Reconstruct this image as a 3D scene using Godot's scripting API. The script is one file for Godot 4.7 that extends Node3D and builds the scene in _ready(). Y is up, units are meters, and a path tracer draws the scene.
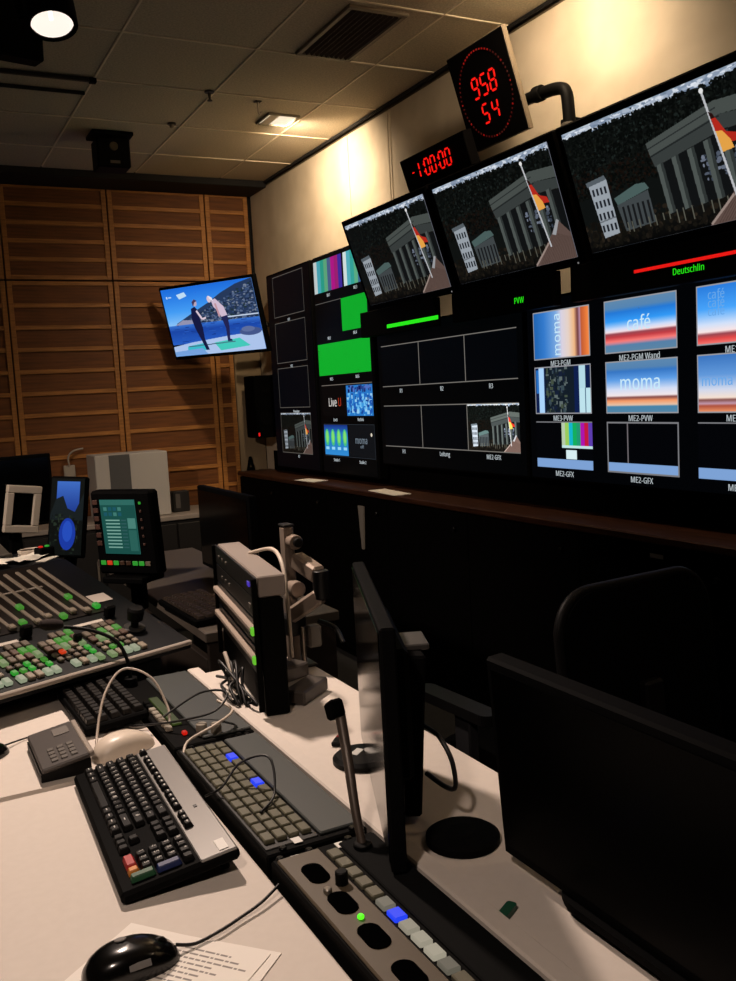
extends Node3D

var mats := {}
var meshes := {}
var used := {}
var rng := RandomNumberGenerator.new()

# ------------------------------------------------------------------ helpers
func mat(key: String, c: Color, rough := 0.7, metal := 0.0, spec := 0.5) -> StandardMaterial3D:
	if mats.has(key):
		return mats[key]
	var m := StandardMaterial3D.new()
	m.albedo_color = c
	m.roughness = rough
	m.metallic = metal
	m.metallic_specular = spec
	mats[key] = m
	return m

func glow(key: String, c: Color, e := 1.0) -> StandardMaterial3D:
	if mats.has(key):
		return mats[key]
	var m := StandardMaterial3D.new()
	m.albedo_color = Color(0.02, 0.02, 0.02)
	m.roughness = 0.5
	m.emission_enabled = true
	m.emission = c
	m.emission_energy_multiplier = e
	mats[key] = m
	return m

func noise_tex(freq: float, c0: Color, c1: Color, seed_: int, size := 512, oct := 4, kind := FastNoiseLite.TYPE_SIMPLEX_SMOOTH) -> Texture2D:
	var n := FastNoiseLite.new()
	n.seed = seed_
	n.noise_type = kind
	n.frequency = freq
	n.fractal_octaves = oct
	var img := Image.create(size, size, false, Image.FORMAT_RGB8)
	var s := n.get_seamless_image(size, size)
	for y in size:
		for x in size:
			img.set_pixel(x, y, c0.lerp(c1, s.get_pixel(x, y).r))
	return ImageTexture.create_from_image(img)

func screen_mat(img: Image, e := 1.0) -> StandardMaterial3D:
	var m := StandardMaterial3D.new()
	m.albedo_color = Color(0.015, 0.015, 0.018)
	m.roughness = 0.35
	m.metallic_specular = 0.15
	m.emission_enabled = true
	m.emission = Color.WHITE
	m.emission_operator = BaseMaterial3D.EMISSION_OP_MULTIPLY
	m.emission_energy_multiplier = e
	m.emission_texture = ImageTexture.create_from_image(img)
	return m

func print_mat(img: Image, rough := 0.8) -> StandardMaterial3D:
	var m := StandardMaterial3D.new()
	m.albedo_texture = ImageTexture.create_from_image(img)
	m.roughness = rough
	return m

func numbered(n: String) -> String:
	if not used.has(n):
		used[n] = 0
		return n
	used[n] += 1
	return "%s_%03d" % [n, used[n]]

func thing(called: String, label: String, category: String, at := Vector3.ZERO, deg := Vector3.ZERO, group := "") -> Node3D:
	var o := Node3D.new()
	o.name = numbered(called)
	add_child(o)
	o.position = at
	o.rotation_degrees = deg
	tag(o, label, category, group)
	return o

func tag(o: Node3D, label: String, category: String, group := "") -> void:
	o.set_meta("label", label)
	o.set_meta("category", category)
	if group != "":
		o.set_meta("group", group)

func solo(called: String, mesh: Mesh, m: Material, label: String, category: String, at := Vector3.ZERO, deg := Vector3.ZERO, group := "") -> MeshInstance3D:
	var o := MeshInstance3D.new()
	o.name = numbered(called)
	o.mesh = mesh
	o.material_override = m
	add_child(o)
	o.position = at
	o.rotation_degrees = deg
	tag(o, label, category, group)
	return o

func part(p: Node3D, called: String, mesh: Mesh, m: Material, at := Vector3.ZERO, deg := Vector3.ZERO) -> MeshInstance3D:
	var o := MeshInstance3D.new()
	o.name = called
	o.mesh = mesh
	o.material_override = m
	p.add_child(o, true)
	o.position = at
	o.rotation_degrees = deg
	return o

func struct(called: String, mesh: Mesh, m: Material, at := Vector3.ZERO, deg := Vector3.ZERO, label := "", cat := "") -> MeshInstance3D:
	var o := MeshInstance3D.new()
	o.name = called
	o.mesh = mesh
	o.material_override = m
	add_child(o)
	o.position = at
	o.rotation_degrees = deg
	o.set_meta("kind", "structure")
	if label != "":
		o.set_meta("label", label)
	if cat != "":
		o.set_meta("category", cat)
	return o

func poly(st: SurfaceTool, pts: Array, hint: Vector3) -> void:
	var n: Vector3 = (pts[1] - pts[0]).cross(pts[2] - pts[0])
	if n.length() < 1e-12:
		n = hint
	n = n.normalized()
	var q := pts.duplicate()
	if n.dot(hint) > 0.0:
		q.reverse()
	else:
		n = -n
	for i in range(1, q.size() - 1):
		for k in [0, i, i + 1]:
			st.set_normal(n)
			st.add_vertex(q[k])

func new_st() -> SurfaceTool:
	var st := SurfaceTool.new()
	st.begin(Mesh.PRIMITIVE_TRIANGLES)
	return st

# chamfered box into st; T places it
func add_box(st: SurfaceTool, size: Vector3, b: float, T := Transform3D.IDENTITY, top_scale := Vector2.ONE) -> void:
	var h := size * 0.5
	b = minf(b, minf(h.x, minf(h.y, h.z)) * 0.9)
	var P := func(sx: int, sy: int, sz: int, axis: int) -> Vector3:
		var v := Vector3(sx * (h.x - b), sy * (h.y - b), sz * (h.z - b))
		v[axis] = [sx * h.x, sy * h.y, sz * h.z][axis]
		if sy > 0:
			v.x *= top_scale.x
			v.z *= top_scale.y
		return T * v
	var B := T.basis
	for s in [-1, 1]:
		poly(st, [P.call(s, -1, -1, 0), P.call(s, 1, -1, 0), P.call(s, 1, 1, 0), P.call(s, -1, 1, 0)], B * Vector3(s, 0, 0))
		poly(st, [P.call(-1, s, -1, 1), P.call(1, s, -1, 1), P.call(1, s, 1, 1), P.call(-1, s, 1, 1)], B * Vector3(0, s, 0))
		poly(st, [P.call(-1, -1, s, 2), P.call(1, -1, s, 2), P.call(1, 1, s, 2), P.call(-1, 1, s, 2)], B * Vector3(0, 0, s))
	if b <= 0.0:
		return
	for s in [-1, 1]:
		for t in [-1, 1]:
			poly(st, [P.call(s, t, -1, 0), P.call(s, t, 1, 0), P.call(s, t, 1, 1), P.call(s, t, -1, 1)], B * Vector3(s, t, 0))
			poly(st, [P.call(s, -1, t, 0), P.call(s, 1, t, 0), P.call(s, 1, t, 2), P.call(s, -1, t, 2)], B * Vector3(s, 0, t))
			poly(st, [P.call(-1, s, t, 1), P.call(1, s, t, 1), P.call(1, s, t, 2), P.call(-1, s, t, 2)], B * Vector3(0, s, t))
			for u in [-1, 1]:
				poly(st, [P.call(s, t, u, 0), P.call(s, t, u, 1), P.call(s, t, u, 2)], B * Vector3(s, t, u))

func bx(sx: float, sy: float, sz: float, b := 0.002, ts := Vector2.ONE) -> Mesh:
	var k := "b%.4f,%.4f,%.4f,%.4f,%s" % [sx, sy, sz, b, ts]
	if not meshes.has(k):
		var st := new_st()
		add_box(st, Vector3(sx, sy, sz), b, Transform3D.IDENTITY, ts)
		meshes[k] = st.commit()
	return meshes[k]

func add_tube(st: SurfaceTool, pts: Array, r: float, sides := 6, r_end := -1.0) -> void:
	var n := pts.size()
	if r_end < 0.0:
		r_end = r
	var up := Vector3.UP
	var rings := []
	var prev := Vector3.ZERO
	for i in n:
		var d: Vector3 = (pts[mini(i + 1, n - 1)] - pts[maxi(i - 1, 0)]).normalized()
		var x := prev
		if i == 0:
			x = d.cross(Vector3.RIGHT if absf(d.y) > 0.9 else up).normalized()
		else:
			x = (prev - d * prev.dot(d)).normalized()
		prev = x
		var y := d.cross(x)
		var rr := lerpf(r, r_end, float(i) / (n - 1))
		var ring := []
		for k in sides:
			var a := TAU * k / sides
			var nn := x * cos(a) + y * sin(a)
			ring.append([pts[i] + nn * rr, nn])
		rings.append(ring)
	for i in n - 1:
		for k in sides:
			var a = rings[i][k]
			var b = rings[i][(k + 1) % sides]
			var c = rings[i + 1][(k + 1) % sides]
			var d = rings[i + 1][k]
			for v in [a, c, b, a, d, c]:
				st.set_normal(v[1])
				st.add_vertex(v[0])
	for e in [[0, -1.0], [n - 1, 1.0]]:
		var i: int = e[0]
		var d: Vector3 = (pts[1] - pts[0]) if i == 0 else (pts[n - 1] - pts[n - 2])
		var cap := []
		for k in sides:
			cap.append(rings[i][k][0])
		poly(st, cap, d * e[1])

func tube(pts: Array, r: float, sides := 6, r_end := -1.0) -> Mesh:
	var st := new_st()
	add_tube(st, pts, r, sides, r_end)
	return st.commit()

func curve(pts: Array, steps := 6) -> Array:
	var out := []
	var n := pts.size()
	for i in n - 1:
		var p0: Vector3 = pts[maxi(i - 1, 0)]
		var p1: Vector3 = pts[i]
		var p2: Vector3 = pts[i + 1]
		var p3: Vector3 = pts[mini(i + 2, n - 1)]
		for s in steps:
			out.append(p1.cubic_interpolate(p2, p0, p3, float(s) / steps))
	out.append(pts[n - 1])
	return out

# profile: Vector2(radius, y) bottom to top
func lathe(profile: Array, segs := 20) -> Mesh:
	var st := new_st()
	for i in profile.size() - 1:
		var a: Vector2 = profile[i]
		var b: Vector2 = profile[i + 1]
		var d := b - a
		var nr := Vector2(d.y, -d.x).normalized()
		for k in segs:
			var t0 := TAU * k / segs
			var t1 := TAU * (k + 1) / segs
			var d0 := Vector3(cos(t0), 0, sin(t0))
			var d1 := Vector3(cos(t1), 0, sin(t1))
			var q := [[d0 * a.x + Vector3.UP * a.y, d0], [d1 * a.x + Vector3.UP * a.y, d1], [d1 * b.x + Vector3.UP * b.y, d1], [d0 * b.x + Vector3.UP * b.y, d0]]
			for id in [0, 1, 2, 0, 2, 3]:
				var dd: Vector3 = q[id][1]
				st.set_normal((dd * nr.x + Vector3.UP * nr.y).normalized())
				st.add_vertex(q[id][0])
	return st.commit()

func cyl(r: float, h: float, segs := 20, b := 0.0015) -> Mesh:
	var k := "c%.4f,%.4f,%d" % [r, h, segs]
	if not meshes.has(k):
		meshes[k] = lathe([Vector2(0.0, -h / 2), Vector2(r - b, -h / 2), Vector2(r, -h / 2 + b), Vector2(r, h / 2 - b), Vector2(r - b, h / 2), Vector2(0.0, h / 2)], segs)
	return meshes[k]

# outline in xy, extruded along z about 0
func add_prism(st: SurfaceTool, outline: PackedVector2Array, depth: float, T := Transform3D.IDENTITY) -> void:
	var tri := Geometry2D.triangulate_polygon(outline)
	for s in [-1, 1]:
		for i in range(0, tri.size(), 3):
			var p := []
			for k in 3:
				var v := outline[tri[i + k]]
				p.append(T * Vector3(v.x, v.y, s * depth / 2))
			poly(st, p, T.basis * Vector3(0, 0, s))
	var n := outline.size()
	var ccw := not Geometry2D.is_polygon_clockwise(outline)
	for i in n:
		var a := outline[i]
		var b := outline[(i + 1) % n]
		var d := b - a
		var o := Vector3(d.y, -d.x, 0)
		if Geometry2D.is_point_in_polygon((a + b) / 2 + Vector2(o.x, o.y).normalized() * 1e-4, outline):
			o = -o
		poly(st, [T * Vector3(a.x, a.y, -depth / 2), T * Vector3(b.x, b.y, -depth / 2), T * Vector3(b.x, b.y, depth / 2), T * Vector3(a.x, a.y, depth / 2)], T.basis * o)

func prism(outline: Array, depth: float) -> Mesh:
	var st := new_st()
	add_prism(st, PackedVector2Array(outline), depth)
	return st.commit()

func round_rect(w: float, h: float, r: float, seg := 6) -> Array:
	var out := []
	for c in [[1, 1, 0.0], [-1, 1, PI / 2], [-1, -1, PI], [1, -1, PI * 1.5]]:
		for i in seg + 1:
			var a: float = c[2] + PI / 2 * i / seg
			out.append(Vector2(c[0] * (w / 2 - r) + cos(a) * r, c[1] * (h / 2 - r) + sin(a) * r))
	return out

# flat screen with uv, facing +z
func quad(w: float, h: float) -> Mesh:
	var k := "q%.4f,%.4f" % [w, h]
	if not meshes.has(k):
		var m := QuadMesh.new()
		m.size = Vector2(w, h)
		meshes[k] = m
	return meshes[k]

# thin plate whose front carries uv
func plate(w: float, h: float, d: float) -> Mesh:
	var st := new_st()
	var z := d / 2
	var c := [[Vector3(-w / 2, h / 2, z), Vector2(0, 0)], [Vector3(w / 2, h / 2, z), Vector2(1, 0)], [Vector3(w / 2, -h / 2, z), Vector2(1, 1)], [Vector3(-w / 2, -h / 2, z), Vector2(0, 1)]]
	for i in [0, 1, 2, 0, 2, 3]:
		st.set_normal(Vector3.BACK)
		st.set_uv(c[i][1])
		st.add_vertex(c[i][0])
	for f in [[3, 2, 1, 0, Vector3.FORWARD, true], [0, 1, -1, -1, Vector3.UP, false], [1, 2, -1, -1, Vector3.RIGHT, false], [2, 3, -1, -1, Vector3.DOWN, false], [3, 0, -1, -1, Vector3.LEFT, false]]:
		var p := []
		if f[5]:
			for k in 4:
				p.append(c[f[k]][0] - Vector3(0, 0, d))
		else:
			p = [c[f[0]][0], c[f[1]][0], c[f[1]][0] - Vector3(0, 0, d), c[f[0]][0] - Vector3(0, 0, d)]
		var n: Vector3 = (p[1] - p[0]).cross(p[2] - p[0])
		if n.dot(f[4]) > 0:
			p.reverse()
		for i in [0, 1, 2, 0, 2, 3]:
			st.set_normal(f[4])
			st.set_uv(Vector2(0, 0))
			st.add_vertex(p[i])
	return st.commit()

func txt(s: String, height: float, depth := 0.0006, fnt := "Droid Sans") -> Mesh:
	var k := "t%s,%.4f,%s" % [s, height, fnt]
	if not meshes.has(k):
		var t := TextMesh.new()
		var f := SystemFont.new()
		f.font_names = PackedStringArray([fnt])
		t.font = f
		t.font_size = 32
		t.pixel_size = height / 32.0
		t.depth = depth
		t.curve_step = 2.0
		t.text = s
		meshes[k] = t
	return meshes[k]

# ------------------------------------------------------------------ painting
func grad(img: Image, r: Rect2i, stops: Array, horizontal := false) -> void:
	var n := r.size.x if horizontal else r.size.y
	for i in n:
		var t := (i + 0.5) / n
		var c: Color = stops[0][1]
		for k in stops.size() - 1:
			if t >= stops[k][0]:
				c = stops[k][1].lerp(stops[k + 1][1], clampf((t - stops[k][0]) / maxf(stops[k + 1][0] - stops[k][0], 0.001), 0, 1))
		if horizontal:
			img.fill_rect(Rect2i(r.position.x + i, r.position.y, 1, r.size.y), c)
		else:
			img.fill_rect(Rect2i(r.position.x, r.position.y + i, r.size.x, 1), c)

func fill_poly(img: Image, pts: Array, c: Color) -> void:
	var p := PackedVector2Array(pts)
	var lo := Vector2(1e9, 1e9)
	var hi := -lo
	for v in p:
		lo = lo.min(v)
		hi = hi.max(v)
	for y in range(maxi(0, int(lo.y)), mini(img.get_height(), int(hi.y) + 1)):
		for x in range(maxi(0, int(lo.x)), mini(img.get_width(), int(hi.x) + 1)):
			if Geometry2D.is_point_in_polygon(Vector2(x + 0.5, y + 0.5), p):
				img.set_pixel(x, y, c)

func ell(img: Image, c: Vector2, r: Vector2, col: Color) -> void:
	for y in range(maxi(0, int(c.y - r.y)), mini(img.get_height(), int(c.y + r.y) + 1)):
		for x in range(maxi(0, int(c.x - r.x)), mini(img.get_width(), int(c.x + r.x) + 1)):
			if ((Vector2(x + 0.5, y + 0.5) - c) / r).length() < 1.0:
				img.set_pixel(x, y, col)

func line(img: Image, a: Vector2, b: Vector2, w: float, c: Color) -> void:
	var d := (b - a).normalized() * w / 2
	var n := Vector2(-d.y, d.x)
	fill_poly(img, [a + n, b + n, b - n, a - n], c)

func speck(img: Image, r: Rect2i, cols: Array, count: int, smin: int, smax: int) -> void:
	for i in count:
		var s := Vector2i(rng.randi_range(smin, smax), rng.randi_range(smin, smax))
		var p := r.position + Vector2i(rng.randi_range(0, maxi(0, r.size.x - s.x)), rng.randi_range(0, maxi(0, r.size.y - s.y)))
		img.fill_rect(Rect2i(p, s), cols[rng.randi() % cols.size()])

func frame_rect(img: Image, r: Rect2i, c: Color, w := 2) -> void:
	img.fill_rect(Rect2i(r.position, Vector2i(r.size.x, w)), c)
	img.fill_rect(Rect2i(r.position + Vector2i(0, r.size.y - w), Vector2i(r.size.x, w)), c)
	img.fill_rect(Rect2i(r.position, Vector2i(w, r.size.y)), c)
	img.fill_rect(Rect2i(r.position + Vector2i(r.size.x - w, 0), Vector2i(w, r.size.y)), c)

func blank(w: int, h: int, c := Color.BLACK) -> Image:
	var i := Image.create(w, h, false, Image.FORMAT_RGB8)
	i.fill(c)
	return i

func g8(r: int, g: int, b: int) -> Color:
	return Color8(r, g, b)

func paint_gate() -> Image:
	rng.seed = 11
	var W := 480
	var H := 270
	var im := blank(W, H, g8(14, 17, 16))
	# sky seen above the trees
	for x in W:
		var h := int(9 + 5 * sin(x * 0.021) + 4 * sin(x * 0.083) + x * 0.016)
		im.fill_rect(Rect2i(x, 0, 1, maxi(3, h)), g8(112, 128, 150))
	for i in 260:
		ell(im, Vector2(rng.randi_range(0, W), rng.randi_range(0, 14)), Vector2(rng.randf_range(3, 12), rng.randf_range(1, 4)), g8(120, 136, 160).lerp(g8(222, 228, 236), rng.randf()))
	# trees
	for i in 5200:
		var y := rng.randi_range(13, 150)
		var v := rng.randf()
		var c := g8(6, 8, 7).lerp(g8(24, 28, 25), v * v * v)
		if y > 92 and rng.randf() < 0.35:
			c = g8(27, 18, 13).lerp(g8(14, 10, 8), rng.randf())
		if y > 25 and y < 105 and rng.randf() < 0.07:
			c = g8(26, 33, 31)
		ell(im, Vector2(rng.randi_range(0, W), y), Vector2(rng.randf_range(1, 5), rng.randf_range(1, 4)), c)
	# street and lower trees
	grad(im, Rect2i(0, 226, W, 44), [[0.0, g8(20, 20, 18)], [1.0, g8(6, 6, 6)]])
	for i in 500:
		var c := g8(16, 15, 12).lerp(g8(46, 38, 29), rng.randf() * rng.randf())
		ell(im, Vector2(rng.randi_range(0, W), rng.randi_range(205, 262)), Vector2(rng.randf_range(2, 7), rng.randf_range(2, 7)), c)
	# white house
	fill_poly(im, [Vector2(36, 118), Vector2(92, 114), Vector2(96, 124), Vector2(97, 240), Vector2(50, 244), Vector2(40, 126)], g8(150, 158, 166))
	fill_poly(im, [Vector2(34, 117), Vector2(92, 112), Vector2(94, 122), Vector2(36, 127)], g8(84, 92, 98))
	for r in 4:
		for k in 4:
			var p := Vector2(47 + k * 12 + r * 1.5, 135 + r * 27)
			im.fill_rect(Rect2i(int(p.x), int(p.y), 6, 15), g8(30, 34, 40))
	line(im, Vector2(46, 208), Vector2(97, 204), 3, g8(100, 106, 112))
	# small temple
	fill_poly(im, [Vector2(104, 166), Vector2(170, 150), Vector2(196, 152), Vector2(204, 166), Vector2(110, 182)], g8(72, 92, 90))
	fill_poly(im, [Vector2(108, 182), Vector2(200, 168), Vector2(202, 236), Vector2(116, 240)], g8(62, 68, 70))
	for k in 6:
		im.fill_rect(Rect2i(120 + k * 14, 188, 6, 46), g8(22, 24, 26))
	# gate
	var gx := Vector2(24, -16)
	fill_poly(im, [Vector2(198, 96) + gx, Vector2(372, 64) + gx, Vector2(456, 70) + gx, Vector2(456, 96) + gx, Vector2(378, 90) + gx, Vector2(202, 122) + gx], g8(70, 76, 73))
	fill_poly(im, [Vector2(202, 122) + gx, Vector2(378, 90) + gx, Vector2(456, 98) + gx, Vector2(456, 122) + gx, Vector2(382, 118) + gx, Vector2(208, 146) + gx], g8(54, 59, 58))
	line(im, Vector2(200, 108) + gx, Vector2(374, 77) + gx, 2.5, g8(40, 44, 44))
	line(im, Vector2(203, 124) + gx, Vector2(378, 93) + gx, 3, g8(32, 36, 36))
	fill_poly(im, [Vector2(210, 146) + gx, Vector2(382, 118) + gx, Vector2(456, 124) + gx, Vector2(456, 232) + gx, Vector2(220, 246) + gx], g8(16, 18, 19))
	for i in 60:
		ell(im, Vector2(rng.randf_range(345, 430), rng.randf_range(138, 186)), Vector2(rng.randf_range(2, 7), rng.randf_range(2, 5)), g8(50, 58, 70).lerp(g8(140, 148, 165), rng.randf() * rng.randf()))
	for k in 6:
		var x := 236.0 + k * 40.0
		var y0 := 128.0 - k * 5.2
		fill_poly(im, [Vector2(x, y0), Vector2(x + 18, y0 - 3), Vector2(x + 22, 226 - k), Vector2(x + 4, 228 - k)], g8(76, 83, 80))
		fill_poly(im, [Vector2(x + 11, y0 - 2), Vector2(x + 18, y0 - 3), Vector2(x + 22, 226 - k), Vector2(x + 14, 227 - k)], g8(46, 51, 50))
	for k in 16:
		var x := 120 + k * 20 + rng.randi_range(-6, 6)
		im.fill_rect(Rect2i(x, 222, 3, rng.randi_range(14, 32)), g8(86, 86, 76))
	# tiled roof in front
	fill_poly(im, [Vector2(330, 270), Vector2(350, 256), Vector2(420, 200), Vector2(446, 172), Vector2(480, 210), Vector2(480, 270)], g8(92, 74, 68))
	for k in 22:
		line(im, Vector2(352 + k * 7, 268), Vector2(424 + k * 4, 200 + k * 1.5), 1.6, g8(74, 58, 52))
	line(im, Vector2(334, 268), Vector2(398, 222), 5, g8(150, 132, 124))
	fill_poly(im, [Vector2(418, 204), Vector2(444, 172), Vector2(452, 176), Vector2(430, 208)], g8(150, 152, 156))
	# pole and flag
	line(im, Vector2(376, 26), Vector2(404, 232), 5, g8(186, 188, 192))
	ell(im, Vector2(376, 24), Vector2(5, 5), g8(225, 225, 225))
	fill_poly(im, [Vector2(381, 64), Vector2(390, 70), Vector2(396, 92), Vector2(386, 92)], g8(40, 16, 14))
	fill_poly(im, [Vector2(384, 78), Vector2(394, 78), Vector2(410, 108), Vector2(434, 116), Vector2(438, 130), Vector2(412, 128), Vector2(388, 104)], g8(176, 40, 28))
	fill_poly(im, [Vector2(388, 102), Vector2(402, 104), Vector2(416, 124), Vector2(420, 140), Vector2(394, 142)], g8(226, 160, 70))
	return im

func paint_tv() -> Image:
	rng.seed = 5
	var W := 400
	var H := 230
	var im := blank(W, H)
	grad(im, Rect2i(0, 0, W, 130), [[0.0, g8(30, 110, 225)], [0.6, g8(70, 160, 250)], [1.0, g8(150, 205, 255)]])
	fill_poly(im, [Vector2(40, 118), Vector2(120, 88), Vector2(200, 60), Vector2(260, 34), Vector2(330, 12), Vector2(400, 0), Vector2(400, 130), Vector2(40, 130)], g8(40, 58, 92))
	for i in 620:
		var x := rng.randf_range(90, 400)
		var y := rng.randf_range(130 - (x - 40) * 0.34, 128)
		ell(im, Vector2(x, y), Vector2(rng.randf_range(2, 7), rng.randf_range(1, 4)), [g8(26, 40, 70), g8(58, 80, 118), g8(88, 106, 140), g8(34, 52, 60), g8(120, 130, 150)][rng.randi() % 5])
	fill_poly(im, [Vector2(30, 124), Vector2(70, 108), Vector2(120, 112), Vector2(130, 126)], g8(150, 150, 180))
	grad(im, Rect2i(0, 124, W, 66), [[0.0, g8(60, 120, 215)], [0.3, g8(28, 72, 170)], [1.0, g8(40, 96, 200)]])
	for i in 70:
		im.fill_rect(Rect2i(rng.randi_range(0, W), rng.randi_range(124, 188), rng.randi_range(8, 30), 2), g8(50, 104, 205).lerp(g8(20, 50, 130), rng.randf()))
	im.fill_rect(Rect2i(250, 112, 150, 4), g8(200, 215, 240))
	fill_poly(im, [Vector2(0, 196), Vector2(90, 186), Vector2(250, 176), Vector2(400, 170), Vector2(400, 230), Vector2(0, 230)], g8(176, 200, 240))
	fill_poly(im, [Vector2(66, 198), Vector2(140, 192), Vector2(150, 216), Vector2(60, 220)], g8(60, 190, 205))
	fill_poly(im, [Vector2(188, 194), Vector2(300, 186), Vector2(340, 214), Vector2(210, 222)], g8(70, 205, 190))
	fill_poly(im, [Vector2(0, 214), Vector2(130, 208), Vector2(150, 230), Vector2(0, 230)], g8(120, 165, 225))
	ell(im, Vector2(352, 168), Vector2(46, 13), g8(70, 88, 140))
	ell(im, Vector2(344, 160), Vector2(28, 9), g8(96, 112, 160))
	line(im, Vector2(70, 200), Vector2(280, 196), 3, g8(70, 100, 120))
	# person in dark suit, standing
	fill_poly(im, [Vector2(118, 74), Vector2(136, 68), Vector2(150, 84), Vector2(148, 108), Vector2(152, 140), Vector2(150, 178), Vector2(160, 216), Vector2(146, 216), Vector2(132, 176), Vector2(118, 140), Vector2(112, 110)], g8(22, 26, 66))
	ell(im, Vector2(140, 56), Vector2(9, 11), g8(190, 170, 190))
	fill_poly(im, [Vector2(128, 52), Vector2(140, 44), Vector2(152, 50), Vector2(140, 54), Vector2(130, 68)], g8(70, 56, 90))
	line(im, Vector2(140, 82), Vector2(158, 112), 8, g8(225, 205, 220))
	line(im, Vector2(158, 112), Vector2(176, 108), 6, g8(225, 205, 220))
	# person in light top, leaning
	fill_poly(im, [Vector2(214, 56), Vector2(232, 50), Vector2(262, 80), Vector2(270, 108), Vector2(244, 114), Vector2(236, 96), Vector2(218, 76)], g8(212, 190, 212))
	fill_poly(im, [Vector2(242, 112), Vector2(270, 108), Vector2(268, 146), Vector2(260, 186), Vector2(268, 188), Vector2(268, 194), Vector2(248, 194), Vector2(252, 150)], g8(34, 36, 84))
	ell(im, Vector2(206, 50), Vector2(9, 11), g8(220, 200, 215))
	fill_poly(im, [Vector2(204, 38), Vector2(220, 46), Vector2(222, 58), Vector2(210, 50)], g8(240, 235, 245))
	line(im, Vector2(228, 66), Vector2(236, 110), 8, g8(196, 150, 160))
	# station bug
	fill_poly(im, [Vector2(66, 22), Vector2(104, 16), Vector2(112, 30), Vector2(76, 38)], g8(196, 226, 250))
	im.fill_rect(Rect2i(18, 24, 6, 8), g8(210, 230, 250))
	im.fill_rect(Rect2i(28, 26, 14, 4), g8(190, 218, 248))
	return im

# a picture for a wall screen that spans z0..z1 and y0..y1 (metres on the wall)
func cell(im: Image, box: Array, zl: float, zr: float, yt: float, yb: float) -> Rect2i:
	var W := im.get_width()
	var H := im.get_height()
	var x0 := int(round((zl - box[0]) / (box[1] - box[0]) * W))
	var x1 := int(round((zr - box[0]) / (box[1] - box[0]) * W))
	var y0 := int(round((box[3] - yt) / (box[3] - box[2]) * H))
	var y1 := int(round((box[3] - yb) / (box[3] - box[2]) * H))
	return Rect2i(x0, y0, x1 - x0, y1 - y0)

func paste(im: Image, src: Image, r: Rect2i, gain := 1.0) -> void:
	var c: Image = src.duplicate()
	c.resize(r.size.x, r.size.y, Image.INTERPOLATE_BILINEAR)
	if gain != 1.0:
		for y in r.size.y:
			for x in r.size.x:
				c.set_pixel(x, y, c.get_pixel(x, y) * gain)
	im.blit_rect(c, Rect2i(Vector2i.ZERO, r.size), r.position)

func bars(im: Image, r: Rect2i, cols: Array) -> void:
	var n := cols.size()
	for k in n:
		var a := r.position.x + r.size.x * k / n
		var b := r.position.x + r.size.x * (k + 1) / n
		im.fill_rect(Rect2i(a, r.position.y, b - a, r.size.y), cols[k])

var gate: Image
const BOX_A := [-5.55, -4.89, 0.98, 2.18]
const BOX_B := [-4.83, -4.17, 0.98, 2.18]
const BOX_C := [-4.10, -2.91, 1.06, 1.73]
const BOX_D := [-2.875, -1.685, 1.06, 1.73]

func paint_A() -> Image:
	var im := blank(330, 600, g8(2, 3, 6))
	var ys := [[2.165, 1.915], [1.88, 1.63], [1.60, 1.352], [1.322, 1.07]]
	for i in 4:
		var r := cell(im, BOX_A, -5.45, -4.98, ys[i][0], ys[i][1])
		if i < 3:
			im.fill_rect(r, g8(4, 6, 11))
		else:
			paste(im, gate, r, 1.0)
		frame_rect(im, r, g8(92, 88, 82), 2)
	return im

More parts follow.
